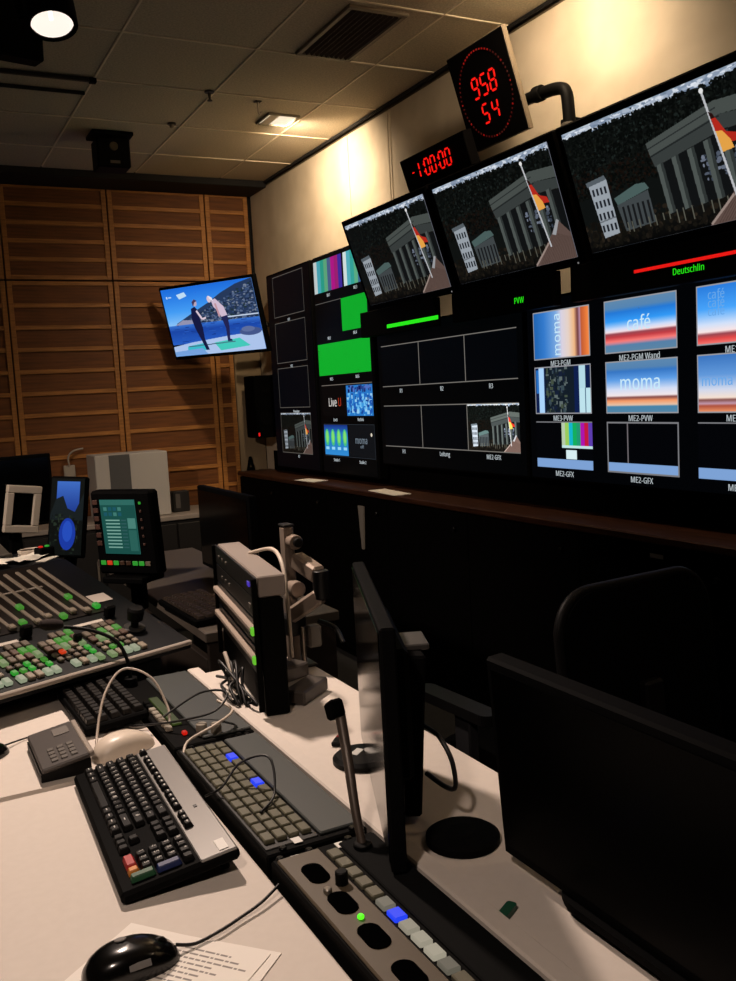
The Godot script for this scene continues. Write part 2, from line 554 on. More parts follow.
func paint_B() -> Image:
	rng.seed = 8
	var im := blank(330, 600, g8(2, 3, 4))
	var cb := [g8(190, 200, 200), g8(70, 160, 175), g8(40, 150, 130), g8(90, 160, 120), g8(70, 90, 130), g8(170, 20, 130), g8(150, 30, 110), g8(60, 40, 150)]
	var r := cell(im, BOX_B, -4.82, -4.46, 2.165, 1.988)
	bars(im, r, cb)
	r = cell(im, BOX_B, -4.44, -4.19, 2.165, 1.988)
	bars(im, r, [g8(205, 220, 220), g8(80, 170, 185), g8(50, 160, 150), g8(90, 170, 130), g8(60, 100, 140), g8(175, 25, 150)])
	r = cell(im, BOX_B, -4.49, -4.19, 1.93, 1.757)
	im.fill_rect(r, g8(12, 168, 40))
	r = cell(im, BOX_B, -4.82, -4.18, 1.704, 1.528)
	im.fill_rect(r, g8(14, 172, 42))
	line(im, Vector2(cell(im, BOX_B, -4.82, -4.5, 1.93, 1.757).position), Vector2(cell(im, BOX_B, -4.49, -4.4, 1.93, 1.757).position), 2, g8(90, 88, 84))
	r = cell(im, BOX_B, -4.80, -4.18, 1.473, 1.30)
	im.fill_rect(r, g8(6, 6, 7))
	im.fill_rect(Rect2i(r.position, Vector2i(r.size.x, 2)), g8(120, 112, 104))
	r = cell(im, BOX_B, -4.485, -4.18, 1.465, 1.30)
	im.fill_rect(r, g8(40, 120, 200))
	speck(im, Rect2i(r.position, Vector2i(r.size.x, r.size.y / 4)), [g8(14, 26, 84), g8(30, 50, 120), g8(80, 110, 190)], 40, 3, 12)
	speck(im, Rect2i(r.position + Vector2i(0, r.size.y / 4), Vector2i(r.size.x, r.size.y * 3 / 4)), [g8(110, 190, 240), g8(60, 150, 220), g8(20, 60, 140), g8(150, 205, 240), g8(30, 90, 180)], 120, 3, 14)
	r = cell(im, BOX_B, -4.80, -4.495, 1.25, 1.08)
	grad(im, r, [[0.0, g8(22, 50, 130)], [0.25, g8(40, 110, 190)], [0.7, g8(40, 130, 200)], [1.0, g8(50, 140, 215)]])
	for k in 4:
		var cx := r.position.x + r.size.x * (k + 0.5) / 4.0
		ell(im, Vector2(cx, r.position.y + r.size.y * 0.42), Vector2(r.size.x * 0.09, r.size.y * 0.28), g8(70, 190, 130))
		ell(im, Vector2(cx, r.position.y + r.size.y * 0.40), Vector2(r.size.x * 0.05, r.size.y * 0.2), g8(130, 220, 110))
		im.fill_rect(Rect2i(int(cx - r.size.x * 0.07), int(r.position.y + r.size.y * 0.74), int(r.size.x * 0.14), 8), g8(150, 215, 245))
	r = cell(im, BOX_B, -4.485, -4.18, 1.25, 1.08)
	im.fill_rect(r, g8(14, 17, 21))
	r = cell(im, BOX_B, -4.80, -4.18, 1.255, 1.075)
	frame_rect(im, r, g8(60, 70, 80), 1)
	ell(im, Vector2(im.get_width() * 0.93, cell(im, BOX_B, -4.2, -4.18, 1.20, 1.19).position.y), Vector2(5, 5), g8(220, 210, 190))
	return im

func paint_C() -> Image:
	var im := blank(840, 473, g8(2, 3, 4))
	var gr := g8(118, 114, 108)
	for row in [[1.645, 1.442], [1.35, 1.147]]:
		var xs := [-4.065, -3.70, -3.317, -2.945]
		for k in 3:
			var r := cell(im, BOX_C, xs[k], xs[k + 1], row[0], row[1])
			im.fill_rect(r, g8(3, 5, 8))
			if row[0] < 1.5 and k == 2:
				paste(im, gate, r, 1.5)
			im.fill_rect(Rect2i(r.position, Vector2i(r.size.x, 3)), gr)
			im.fill_rect(Rect2i(r.position + Vector2i(0, r.size.y - 3), Vector2i(r.size.x, 3)), gr)
			if k > 0:
				im.fill_rect(Rect2i(r.position - Vector2i(2, 0), Vector2i(4, r.size.y)), gr)
	return im

func paint_D() -> Image:
	rng.seed = 21
	var im := blank(840, 473, g8(2, 3, 5))
	var cols := [[-2.84, -2.522], [-2.447, -2.119], [-2.041, -1.713]]
	var rows := [[1.686, 1.508], [1.480, 1.304], [1.276, 1.099]]
	var gr := g8(150, 150, 156)
	for ci in 3:
		for ri in 3:
			var r := cell(im, BOX_D, cols[ci][0], cols[ci][1], rows[ri][0], rows[ri][1])
			var p := r.position
			var s := r.size
			if ri == 0 and ci == 0:
				grad(im, r, [[0.0, g8(30, 96, 170)], [0.2, g8(52, 120, 200)], [0.42, g8(120, 165, 220)], [0.52, g8(212, 205, 222)], [0.64, g8(225, 205, 195)], [0.74, g8(235, 180, 130)], [0.80, g8(110, 60, 60)], [0.84, g8(180, 140, 170)], [0.86, g8(190, 90, 50)], [0.96, g8(235, 125, 60)], [1.0, g8(225, 150, 110)]], true)
			elif ri == 0 and ci == 1:
				grad(im, r, [[0.0, g8(96, 134, 168)], [0.16, g8(84, 130, 175)], [0.24, g8(36, 118, 210)], [0.40, g8(50, 150, 240)], [0.54, g8(200, 215, 245)], [0.60, g8(240, 220, 225)], [0.64, g8(150, 70, 80)], [0.70, g8(190, 60, 66)], [0.78, g8(245, 120, 115)], [0.82, g8(190, 130, 150)], [0.86, g8(84, 126, 165)], [1.0, g8(90, 130, 160)]])
			elif ri == 0:
				grad(im, r, [[0.0, g8(40, 120, 215)], [0.4, g8(70, 160, 245)], [0.66, g8(205, 220, 245)], [0.78, g8(245, 225, 225)], [0.83, g8(150, 70, 80)], [0.9, g8(220, 70, 70)], [1.0, g8(245, 130, 120)]])
				im.fill_rect(Rect2i(p.x + int(s.x * 0.5), p.y, 5, s.y), g8(60, 110, 180))
			elif ri == 1 and ci == 0:
				im.fill_rect(r, g8(14, 30, 74))
				im.fill_rect(Rect2i(p.x + int(s.x * 0.20), p.y, int(s.x * 0.52), s.y), g8(18, 28, 38))
				speck(im, Rect2i(p.x + int(s.x * 0.21), p.y, int(s.x * 0.4), s.y), [g8(56, 72, 80), g8(92, 104, 104), g8(30, 40, 44), g8(20, 30, 52), g8(66, 78, 64)], 130, 3, 14)
				im.fill_rect(Rect2i(p.x + int(s.x * 0.08), p.y, int(s.x * 0.10), s.y), g8(168, 208, 245))
				im.fill_rect(Rect2i(p.x + int(s.x * 0.03), p.y + 8, int(s.x * 0.05), s.y / 2), g8(40, 110, 190))
				im.fill_rect(Rect2i(p.x + int(s.x * 0.80), p.y, int(s.x * 0.11), s.y), g8(176, 214, 226))
				im.fill_rect(Rect2i(p.x + int(s.x * 0.80), p.y + int(s.y * 0.48), int(s.x * 0.2), int(s.y * 0.52)), g8(186, 222, 232))
				im.fill_rect(Rect2i(p.x + int(s.x * 0.90), p.y + int(s.y * 0.48), 3, int(s.y * 0.52)), g8(50, 80, 110))
			elif ri == 1 and ci == 1:
				grad(im, r, [[0.0, g8(92, 134, 172)], [0.14, g8(84, 128, 172)], [0.2, g8(54, 116, 192)], [0.36, g8(92, 154, 225)], [0.54, g8(206, 216, 240)], [0.66, g8(238, 226, 228)], [0.7, g8(130, 74, 70)], [0.76, g8(240, 150, 100)], [0.84, g8(225, 190, 165)], [0.87, g8(70, 128, 166)], [1.0, g8(84, 130, 160)]])
			elif ri == 1:
				grad(im, r, [[0.0, g8(56, 112, 185)], [0.35, g8(96, 150, 215)], [0.6, g8(205, 212, 232)], [0.74, g8(240, 220, 205)], [0.78, g8(130, 80, 76)], [0.84, g8(190, 150, 170)], [0.88, g8(170, 80, 60)], [1.0, g8(245, 160, 110)]])
				im.fill_rect(Rect2i(p.x + int(s.x * 0.5), p.y, 5, s.y), g8(60, 100, 150))
			else:
				im.fill_rect(r, g8(3, 4, 7))
				im.fill_rect(Rect2i(p.x, p.y + int(s.y * 0.8), s.x, int(s.y * 0.2)), g8(122, 158, 208))
				if ci == 1:
					im.fill_rect(Rect2i(p.x + int(s.x * 0.3), p.y, 4, int(s.y * 0.8)), g8(110, 104, 108))
					frame_rect(im, r, gr * 0.8, 4)
				else:
					var bx0 := p.x + int(s.x * 0.47)
					var bw := s.x - int(s.x * 0.47)
					bars(im, Rect2i(bx0, p.y, bw, int(s.y * 0.5)), [g8(180, 200, 170), g8(150, 200, 90), g8(20, 178, 200), g8(20, 170, 90), g8(30, 150, 110), g8(170, 20, 170), g8(190, 24, 60), g8(90, 60, 170)])
					im.fill_rect(Rect2i(bx0, p.y + int(s.y * 0.5), bw, int(s.y * 0.06)), g8(190, 225, 225))
					im.fill_rect(Rect2i(bx0 + int(bw * 0.14), p.y + int(s.y * 0.6), int(bw * 0.36), int(s.y * 0.2)), g8(210, 232, 236))
					im.fill_rect(Rect2i(p.x, p.y, s.x, 3), gr * 0.8)
			if ri < 2:
				frame_rect(im, r, gr, 3)
	return im

# ------------------------------------------------------------------ room
const WX := 2.30
const CY := 2.82
const BZ := -6.0

func build_room() -> void:
	var carpet := mat("carpet", Color(0.10, 0.095, 0.09), 0.95)
	carpet.albedo_texture = noise_tex(0.08, Color(0.6, 0.6, 0.6), Color(1, 1, 1), 3, 256)
	carpet.uv1_triplanar = true
	carpet.uv1_world_triplanar = true
	struct("floor", bx(5.7, 0.1, 9.0, 0.0), carpet, Vector3(-0.35, -0.05, -1.7), Vector3.ZERO, "dark carpet floor under the desks", "floor")
	var plaster := mat("plaster", Color(0.60, 0.54, 0.44), 0.9)
	var dark_wall := mat("dark_wall", Color(0.58, 0.52, 0.43), 0.9)
	struct("wall_left", bx(0.1, 2.9, 9.0, 0.0), dark_wall, Vector3(-3.15, 1.40, -1.7), Vector3.ZERO, "plain beige side wall opposite the monitors", "wall")
	struct("wall_front", bx(5.7, 2.9, 0.1, 0.0), dark_wall, Vector3(-0.35, 1.40, 2.75), Vector3.ZERO, "plain beige wall behind the operators", "wall")
	# monitor wall: pale boards with narrow open joints
	var wr := struct("wall_right", bx(0.1, 2.9, 9.0, 0.0), mat("joint", Color(0.34, 0.29, 0.22), 0.9), Vector3(WX + 0.062, 1.40, -1.7), Vector3.ZERO, "pale beige panelled wall behind the monitor row", "wall")
	var board := mat("board", Color(0.80, 0.75, 0.665), 0.75)
	board.albedo_texture = noise_tex(0.012, Color(0.90, 0.89, 0.87), Color(1, 1, 1), 9, 256)
	board.uv1_triplanar = true
	board.uv1_world_triplanar = true
	var js := [-6.0, -4.505, -4.06, -4.035, -1.80, -0.3, 1.2, 2.7]
	for i in js.size() - 1:
		var w: float = js[i + 1] - js[i] - 0.006
		part(wr, "wall_panel", bx(0.014, 2.78, w, 0.002), board, Vector3(-0.055, 0.0, (js[i] + js[i + 1]) / 2 + 1.7))
	# back wall: framed wooden acoustic panels with rails
	var wb := struct("wall_back", bx(5.7, 2.9, 0.1, 0.0), mat("black_gap", Color(0.03, 0.02, 0.015), 0.9), Vector3(-0.35, 1.40, BZ - 0.085), Vector3.ZERO, "wooden acoustic panel wall with horizontal rails", "wall")
	var infill := mat("infill", Color(0.52, 0.31, 0.115), 0.7)
	infill.albedo_texture = noise_tex(0.02, Color(0.72, 0.70, 0.68), Color(1, 1, 1), 4, 256)
	infill.uv1_triplanar = true
	infill.uv1_world_triplanar = true
	infill.uv1_scale = Vector3(0.6, 8, 0.6)
	var rail_mat := mat("rail_wood", Color(0.77, 0.52, 0.245), 0.6)
	rail_mat.albedo_texture = infill.albedo_texture
	rail_mat.uv1_triplanar = true
	rail_mat.uv1_world_triplanar = true
	rail_mat.uv1_scale = Vector3(0.8, 10, 0.8)
	var cols := [[-0.585, 0.050], [0.054, 0.690], [0.694, 1.333], [1.337, 1.972], [1.976, 2.278]]
	var off := Vector3(0.35, -1.40, -BZ + 0.085)
	for c in cols:
		for row in [[2.216, 2.795, 5], [0.02, 2.210, 16]]:
			var x1: float = c[1]
			if row[2] == 16 and c[1] > 2.2:
				x1 = 2.105
			var w: float = x1 - c[0]
			var h: float = row[1] - row[0]
			var ctr := Vector3((c[0] + x1) / 2, (row[0] + row[1]) / 2, BZ - 0.020)
			var p := part(wb, "wood_panel", bx(w - 0.004, h - 0.004, 0.020, 0.001), infill, ctr + off)
			for s in [-1, 1]:
				part(p, "stile", bx(0.030, h - 0.004, 0.012, 0.002), rail_mat, Vector3(s * (w / 2 - 0.017), 0, 0.016))
			var n: int = row[2]
			for i in n + 1:
				var y := -h / 2 + 0.015 + (h - 0.030) * i / n
				part(p, "rail", bx(w - 0.064, 0.026, 0.012, 0.002), rail_mat, Vector3(0, y, 0.016))
	# beige strip between the lower panels and the monitors
	struct("trim_1", bx(0.19, 2.20, 0.03, 0.003), mat("trim_beige", Color(0.55, 0.48, 0.37), 0.8), Vector3(2.205, 1.105, BZ - 0.018), Vector3.ZERO, "beige upright strip beside the wooden panels", "trim")
	# ceiling
	var ce := struct("ceiling", bx(5.7, 0.1, 9.0, 0.0), mat("tbar", Color(0.62, 0.57, 0.48), 0.7), Vector3(-0.35, CY + 0.054, -1.7), Vector3.ZERO, "suspended tile ceiling with pale joints", "ceiling")
	var tile_mat := mat("tile", Color(0.85, 0.80, 0.695), 0.9)
	tile_mat.albedo_texture = noise_tex(0.25, Color(0.80, 0.80, 0.80), Color(1, 1, 1), 15, 256, 2)
	tile_mat.uv1_triplanar = true
	tile_mat.uv1_world_triplanar = true
	tile_mat.uv1_scale = Vector3(1.5, 1.5, 1.5)
	for i in range(-5, 3):
		var x0 := 0.908 + 0.54 * i
		var x1 := minf(x0 + 0.54, WX - 0.01)
		for j in range(-4, 11):
			var z1 := -3.59 + 0.55 * (2 - j) + 0.002
			var z0 := maxf(z1 - 0.55, BZ + 0.30)
			if z1 < BZ + 0.4 or z1 > 1.0 or x1 - x0 < 0.05:
				continue
			part(ce, "ceiling_tile", bx(x1 - x0 - 0.007, 0.012, z1 - z0 - 0.007, 0.001), tile_mat, Vector3((x0 + x1) / 2 + 0.35, -0.051, (z0 + z1) / 2 + 1.7))
	var bar := mat("joint_bar", Color(0.93, 0.88, 0.78), 0.6)
	for i in range(-4, 3):
		part(ce, "joint_bar", bx(0.010, 0.004, 6.6, 0.001), bar, Vector3(0.908 + 0.54 * i + 0.35, -0.0585, -2.36 + 1.7))
	for j in range(-4, 11):
		var z := -3.588 + 0.55 * (2 - j)
		if z > BZ + 0.35 and z < 0.95:
			part(ce, "joint_bar", bx(5.0, 0.004, 0.010, 0.001), bar, Vector3(-0.22 + 0.35, -0.0590, z + 1.7))
	struct("trim_2", bx(5.1, 0.05, 0.29, 0.003), mat("black_trim", Color(0.035, 0.03, 0.025), 0.8), Vector3(-0.25, CY - 0.018, BZ + 0.155), Vector3.ZERO, "black ceiling strip along the wooden wall", "trim")
	struct("trim_3", bx(0.012, 0.014, 7.5, 0.002), mats["black_trim"], Vector3(WX - 0.012, CY - 0.010, -2.1), Vector3.ZERO, "dark edge strip where ceiling meets the beige wall", "trim")

func spot(at: Vector3, to: Vector3, e: float, ang: float, c: Color, size := 0.05, att := 0.6, called := "spot_beam") -> void:
	var l := SpotLight3D.new()
	l.name = called
	l.light_energy = e
	l.light_color = c
	l.light_size = size
	l.spot_range = 12.0
	l.spot_angle = ang
	l.spot_attenuation = 2.0
	l.spot_angle_attenuation = att
	l.shadow_enabled = true
	add_child(l, true)
	l.look_at_from_position(at, to, Vector3.UP if absf((to - at).normalized().y) < 0.98 else Vector3.RIGHT)

func wall_washer(z: float, label: String, e: float) -> void:
	# square recessed downlight with a slanted reflector that throws light on the wall
	var t := thing("recessed_downlight", label, "ceiling light", Vector3(1.875, CY, z), Vector3.ZERO)
	var rim := mat("lamp_rim", Color(0.62, 0.58, 0.5), 0.6)
	var st := new_st()
	for s in [-1, 1]:
		add_box(st, Vector3(0.16, 0.012, 0.012), 0.002, Transform3D(Basis.IDENTITY, Vector3(0, -0.008, s * 0.084)))
		add_box(st, Vector3(0.012, 0.012, 0.18), 0.002, Transform3D(Basis.IDENTITY, Vector3(s * 0.08, -0.008, 0)))
	part(t, "frame", st.commit(), rim)
	part(t, "lamp_glass", bx(0.146, 0.006, 0.154, 0.001), glow("washer_glow", Color(1.0, 0.92, 0.8), 1.0), Vector3(0, -0.006, 0))
	part(t, "reflector", bx(0.05, 0.004, 0.15, 0.001), mat("reflector", Color(0.9, 0.88, 0.82), 0.3, 0.6), Vector3(-0.045, -0.012, 0), Vector3(0, 0, 4))
	spot(Vector3(1.90, CY - 0.03, z), Vector3(2.20, CY - 0.42, z - 0.22), e, 84.0, Color(1.0, 0.885, 0.745), 0.05, 1.0, "downlight_beam")

func stage_spot(at: Vector3, aim: Vector3, face: Vector3, e: float, ang: float, label: String) -> void:
	var h := thing("stage_spotlight", label, "spotlight", at)
	var b := Basis.looking_at(face.normalized(), Vector3.UP)
	var T := Transform3D(b * Basis(Vector3.RIGHT, -PI / 2), Vector3.ZERO)
	part(h, "housing", lathe([Vector2(0.054, 0.015), Vector2(0.066, 0.015), Vector2(0.066, -0.02), Vector2(0.060, -0.16), Vector2(0.045, -0.24), Vector2(0.0, -0.25)], 28), mat("spot_black", Color(0.025, 0.025, 0.025), 0.6, 0.0, 0.15)).transform = T
	part(h, "reflector", lathe([Vector2(0.052, 0.012), Vector2(0.056, 0.006), Vector2(0.054, 0.0), Vector2(0.038, -0.035), Vector2(0.012, -0.055), Vector2(0.0, -0.056)], 28), glow("spot_glow", Color(1.0, 0.93, 0.88), 1.1)).transform = T
	part(h, "bulb", lathe([Vector2(0.0, 0.0), Vector2(0.005, -0.002), Vector2(0.005, -0.05), Vector2(0, -0.05)], 10), glow("spot_bulb", Color(1, 0.95, 0.9), 2.2)).transform = T
	part(h, "yoke", tube(curve([Vector3(-0.075, -0.01, 0.0), Vector3(-0.085, 0.08, -0.02), Vector3(-0.07, 0.18, -0.06), Vector3(-0.02, 0.25, -0.08), Vector3(-0.02, 0.38, -0.08)], 5), 0.010, 6), mats["spot_black"])
	spot(at - b.z * 0.04, aim, e, ang, Color(1.0, 0.90, 0.83), 0.05, 0.8, "stage_beam")

func build_ceiling_things() -> void:
	wall_washer(-4.43, "square recessed downlight glowing in the ceiling near the beige wall", 1.85)
	wall_washer(-2.45, "square recessed downlight in the ceiling above the studio clock", 1.05)
	wall_washer(-0.50, "square recessed downlight in the ceiling at the near end of the beige wall", 0.8)
	# ventilation grille
	var v := thing("ceiling_vent", "rectangular slatted air vent set in the ceiling tiles", "vent", Vector3(1.73, CY, -3.32))
	var vm := mat("vent_frame", Color(0.50, 0.45, 0.37), 0.6)
	var st := new_st()
	for s in [-1, 1]:
		add_box(st, Vector3(0.25, 0.014, 0.022), 0.003, Transform3D(Basis.IDENTITY, Vector3(0, -0.009, s * 0.239)))
		add_box(st, Vector3(0.022, 0.014, 0.456), 0.003, Transform3D(Basis.IDENTITY, Vector3(s * 0.114, -0.009, 0)))
	part(v, "frame", st.commit(), vm)
	part(v, "backing", bx(0.21, 0.004, 0.456, 0.0), mat("vent_dark", Color(0.05, 0.04, 0.03), 0.9), Vector3(0, -0.004, 0))
	for i in 9:
		part(v, "slat", bx(0.004, 0.016, 0.452, 0.001), mat("vent_slat", Color(0.30, 0.24, 0.18), 0.6), Vector3(-0.088 + 0.022 * i, -0.012, 0), Vector3(0, 0, 35))
	# small ceiling fittings
	var steel := mat("dull_steel", Color(0.35, 0.32, 0.28), 0.45, 0.6)
	var sp := thing("sprinkler", "small dark sprinkler head hanging at a ceiling tile joint", "sprinkler", Vector3(1.42, CY, -4.13))
	part(sp, "rose", cyl(0.022, 0.008), steel, Vector3(0, -0.008, 0))
	part(sp, "nozzle", lathe([Vector2(0, -0.05), Vector2(0.012, -0.048), Vector2(0.012, -0.044), Vector2(0.005, -0.04), Vector2(0.008, -0.012), Vector2(0.0, -0.012)], 10), steel)
	var sn := thing("ceiling_sensor", "tiny round sensor on the ceiling between the tiles", "sensor", Vector3(1.39, CY, -4.65))
	part(sn, "base", cyl(0.022, 0.01), steel, Vector3(0, -0.008, 0))
	part(sn, "dome", lathe([Vector2(0, -0.03), Vector2(0.010, -0.026), Vector2(0.014, -0.013)], 10), mat("beige_plastic", Color(0.55, 0.5, 0.42), 0.5))
	var hk := thing("ceiling_hook", "small pale hanging hook beside the glowing downlight", "hook", Vector3(1.68, CY, -4.20))
	part(hk, "plate", bx(0.03, 0.005, 0.03, 0.001), steel, Vector3(0, -0.006, 0))
	part(hk, "stem", tube(curve([Vector3(0, -0.006, 0), Vector3(0, -0.05, 0), Vector3(0.008, -0.062, 0), Vector3(0.016, -0.05, 0)], 4), 0.004, 6), mat("pale_steel", Color(0.8, 0.76, 0.7), 0.4, 0.3))
	# loudspeaker under the ceiling
	var ls := thing("ceiling_loudspeaker", "black loudspeaker box hanging on a flat ceiling bracket", "loudspeaker", Vector3(1.14, CY, -4.95))
	var blk := mat("black_plastic", Color(0.03, 0.03, 0.032), 0.6, 0.0, 0.2)
	part(ls, "bracket_plate", bx(0.21, 0.02, 0.16, 0.003), blk, Vector3(0, -0.014, 0.02))
	part(ls, "body", bx(0.17, 0.15, 0.14, 0.008, Vector2(1.0, 1.0)), blk, Vector3(0.005, -0.105, 0))
	part(ls, "tweeter", cyl(0.022, 0.006), mat("cone_grey", Color(0.32, 0.29, 0.22), 0.6), Vector3(0.005, -0.075, 0.072), Vector3(90, 0, 0))
	part(ls, "badge", bx(0.05, 0.014, 0.003, 0.0005), mat("cone_grey2", Color(0.38, 0.35, 0.3), 0.6), Vector3(0.008, -0.152, 0.071))
	# lighting track rods
	for a in [[-4.12, "long dark track rod under the ceiling behind the spotlight"], [-4.296, "thin dark track rod under the ceiling nearer the wooden wall"]]:
		var tr := thing("lighting_track", a[1], "lighting track", Vector3(0.20, CY, a[0]))
		part(tr, "rod", bx(1.40, 0.016, 0.022 if a[0] > -4.2 else 0.012, 0.003), mat("track_dark", Color(0.06, 0.05, 0.045), 0.5), Vector3(0, -0.014, 0))
		if a[0] > -4.2:
			part(tr, "end_cap", bx(0.03, 0.022, 0.028, 0.003), blk, Vector3(0.70, -0.016, 0))
	# stage spotlights, lit, aimed at the desks
	stage_spot(Vector3(0.474, 2.437, -2.6), Vector3(0.52, 0.74, -1.58), Vector3(0.02, -0.95, 0.30), 4.6, 33.0, "black cylindrical stage spotlight switched on above the mixing desk")
	stage_spot(Vector3(-0.45, 2.437, -0.15), Vector3(0.42, 0.74, -1.15), Vector3(0.5, -0.8, -0.5), 1.6, 27.0, "black stage spotlight above the operators aimed at the white desk")
	stage_spot(Vector3(-0.75, 2.437, -2.6), Vector3(0.50, 0.90, -3.6), Vector3(0.6, -0.75, -0.4), 3.7, 42.0, "black stage spotlight aimed across at the faders and screens")
	# black barn door box behind it
	var bd := thing("dimmer_box", "black flat control box hanging behind the lit spotlight", "dimmer box", Vector3(0.44, 2.63, -2.95), Vector3(4, 12, 0))
	part(bd, "case", bx(0.125, 0.34, 0.07, 0.004), mats["spot_black"], Vector3(0, -0.01, 0))
	part(bd, "hanger", bx(0.03, 0.06, 0.03, 0.002), mats["spot_black"], Vector3(0, 0.19, 0))

# ------------------------------------------------------------------ monitor wall
func captions(sc: Node3D, list: Array, box: Array, h: float) -> void:
	var cz: float = (box[0] + box[1]) / 2
	var cy: float = (box[2] + box[3]) / 2
	for c in list:
		part(sc, "caption", txt(c[0], h if c.size() < 4 else c[3]), glow("caption_screen", Color(0.80, 0.84, 0.86), 0.75) if c.size() < 5 else c[4], Vector3(c[1] - cz, c[2] - cy, 0.002), Vector3(0, 0, c[5] if c.size() > 5 else 0.0))

func wall_monitor(called: String, label: String, box: Array, img: Image, e: float, margin: float, group := "") -> Array:
	var w: float = box[1] - box[0]
	var h: float = box[3] - box[2]
	var t := thing(called, label, "monitor", Vector3(2.20, box[2] - margin, (box[0] + box[1]) / 2), Vector3(0, -90, 0), group)
	var bezel := mat("bezel", Color(0.03, 0.03, 0.032), 0.65, 0.0, 0.12)
	var cy := h / 2 + margin
	part(t, "housing", bx(w + 2 * margin, h + 2 * margin, 0.06, 0.006), bezel, Vector3(0, cy, -0.034))
	var sc := part(t, "screen", plate(w, h, 0.003), screen_mat(img, e), Vector3(0, cy, -0.003))
	part(t, "back_cover", bx(w * 0.7, h * 0.6, 0.025, 0.008), bezel, Vector3(0, cy, -0.075))
	return [t, sc]

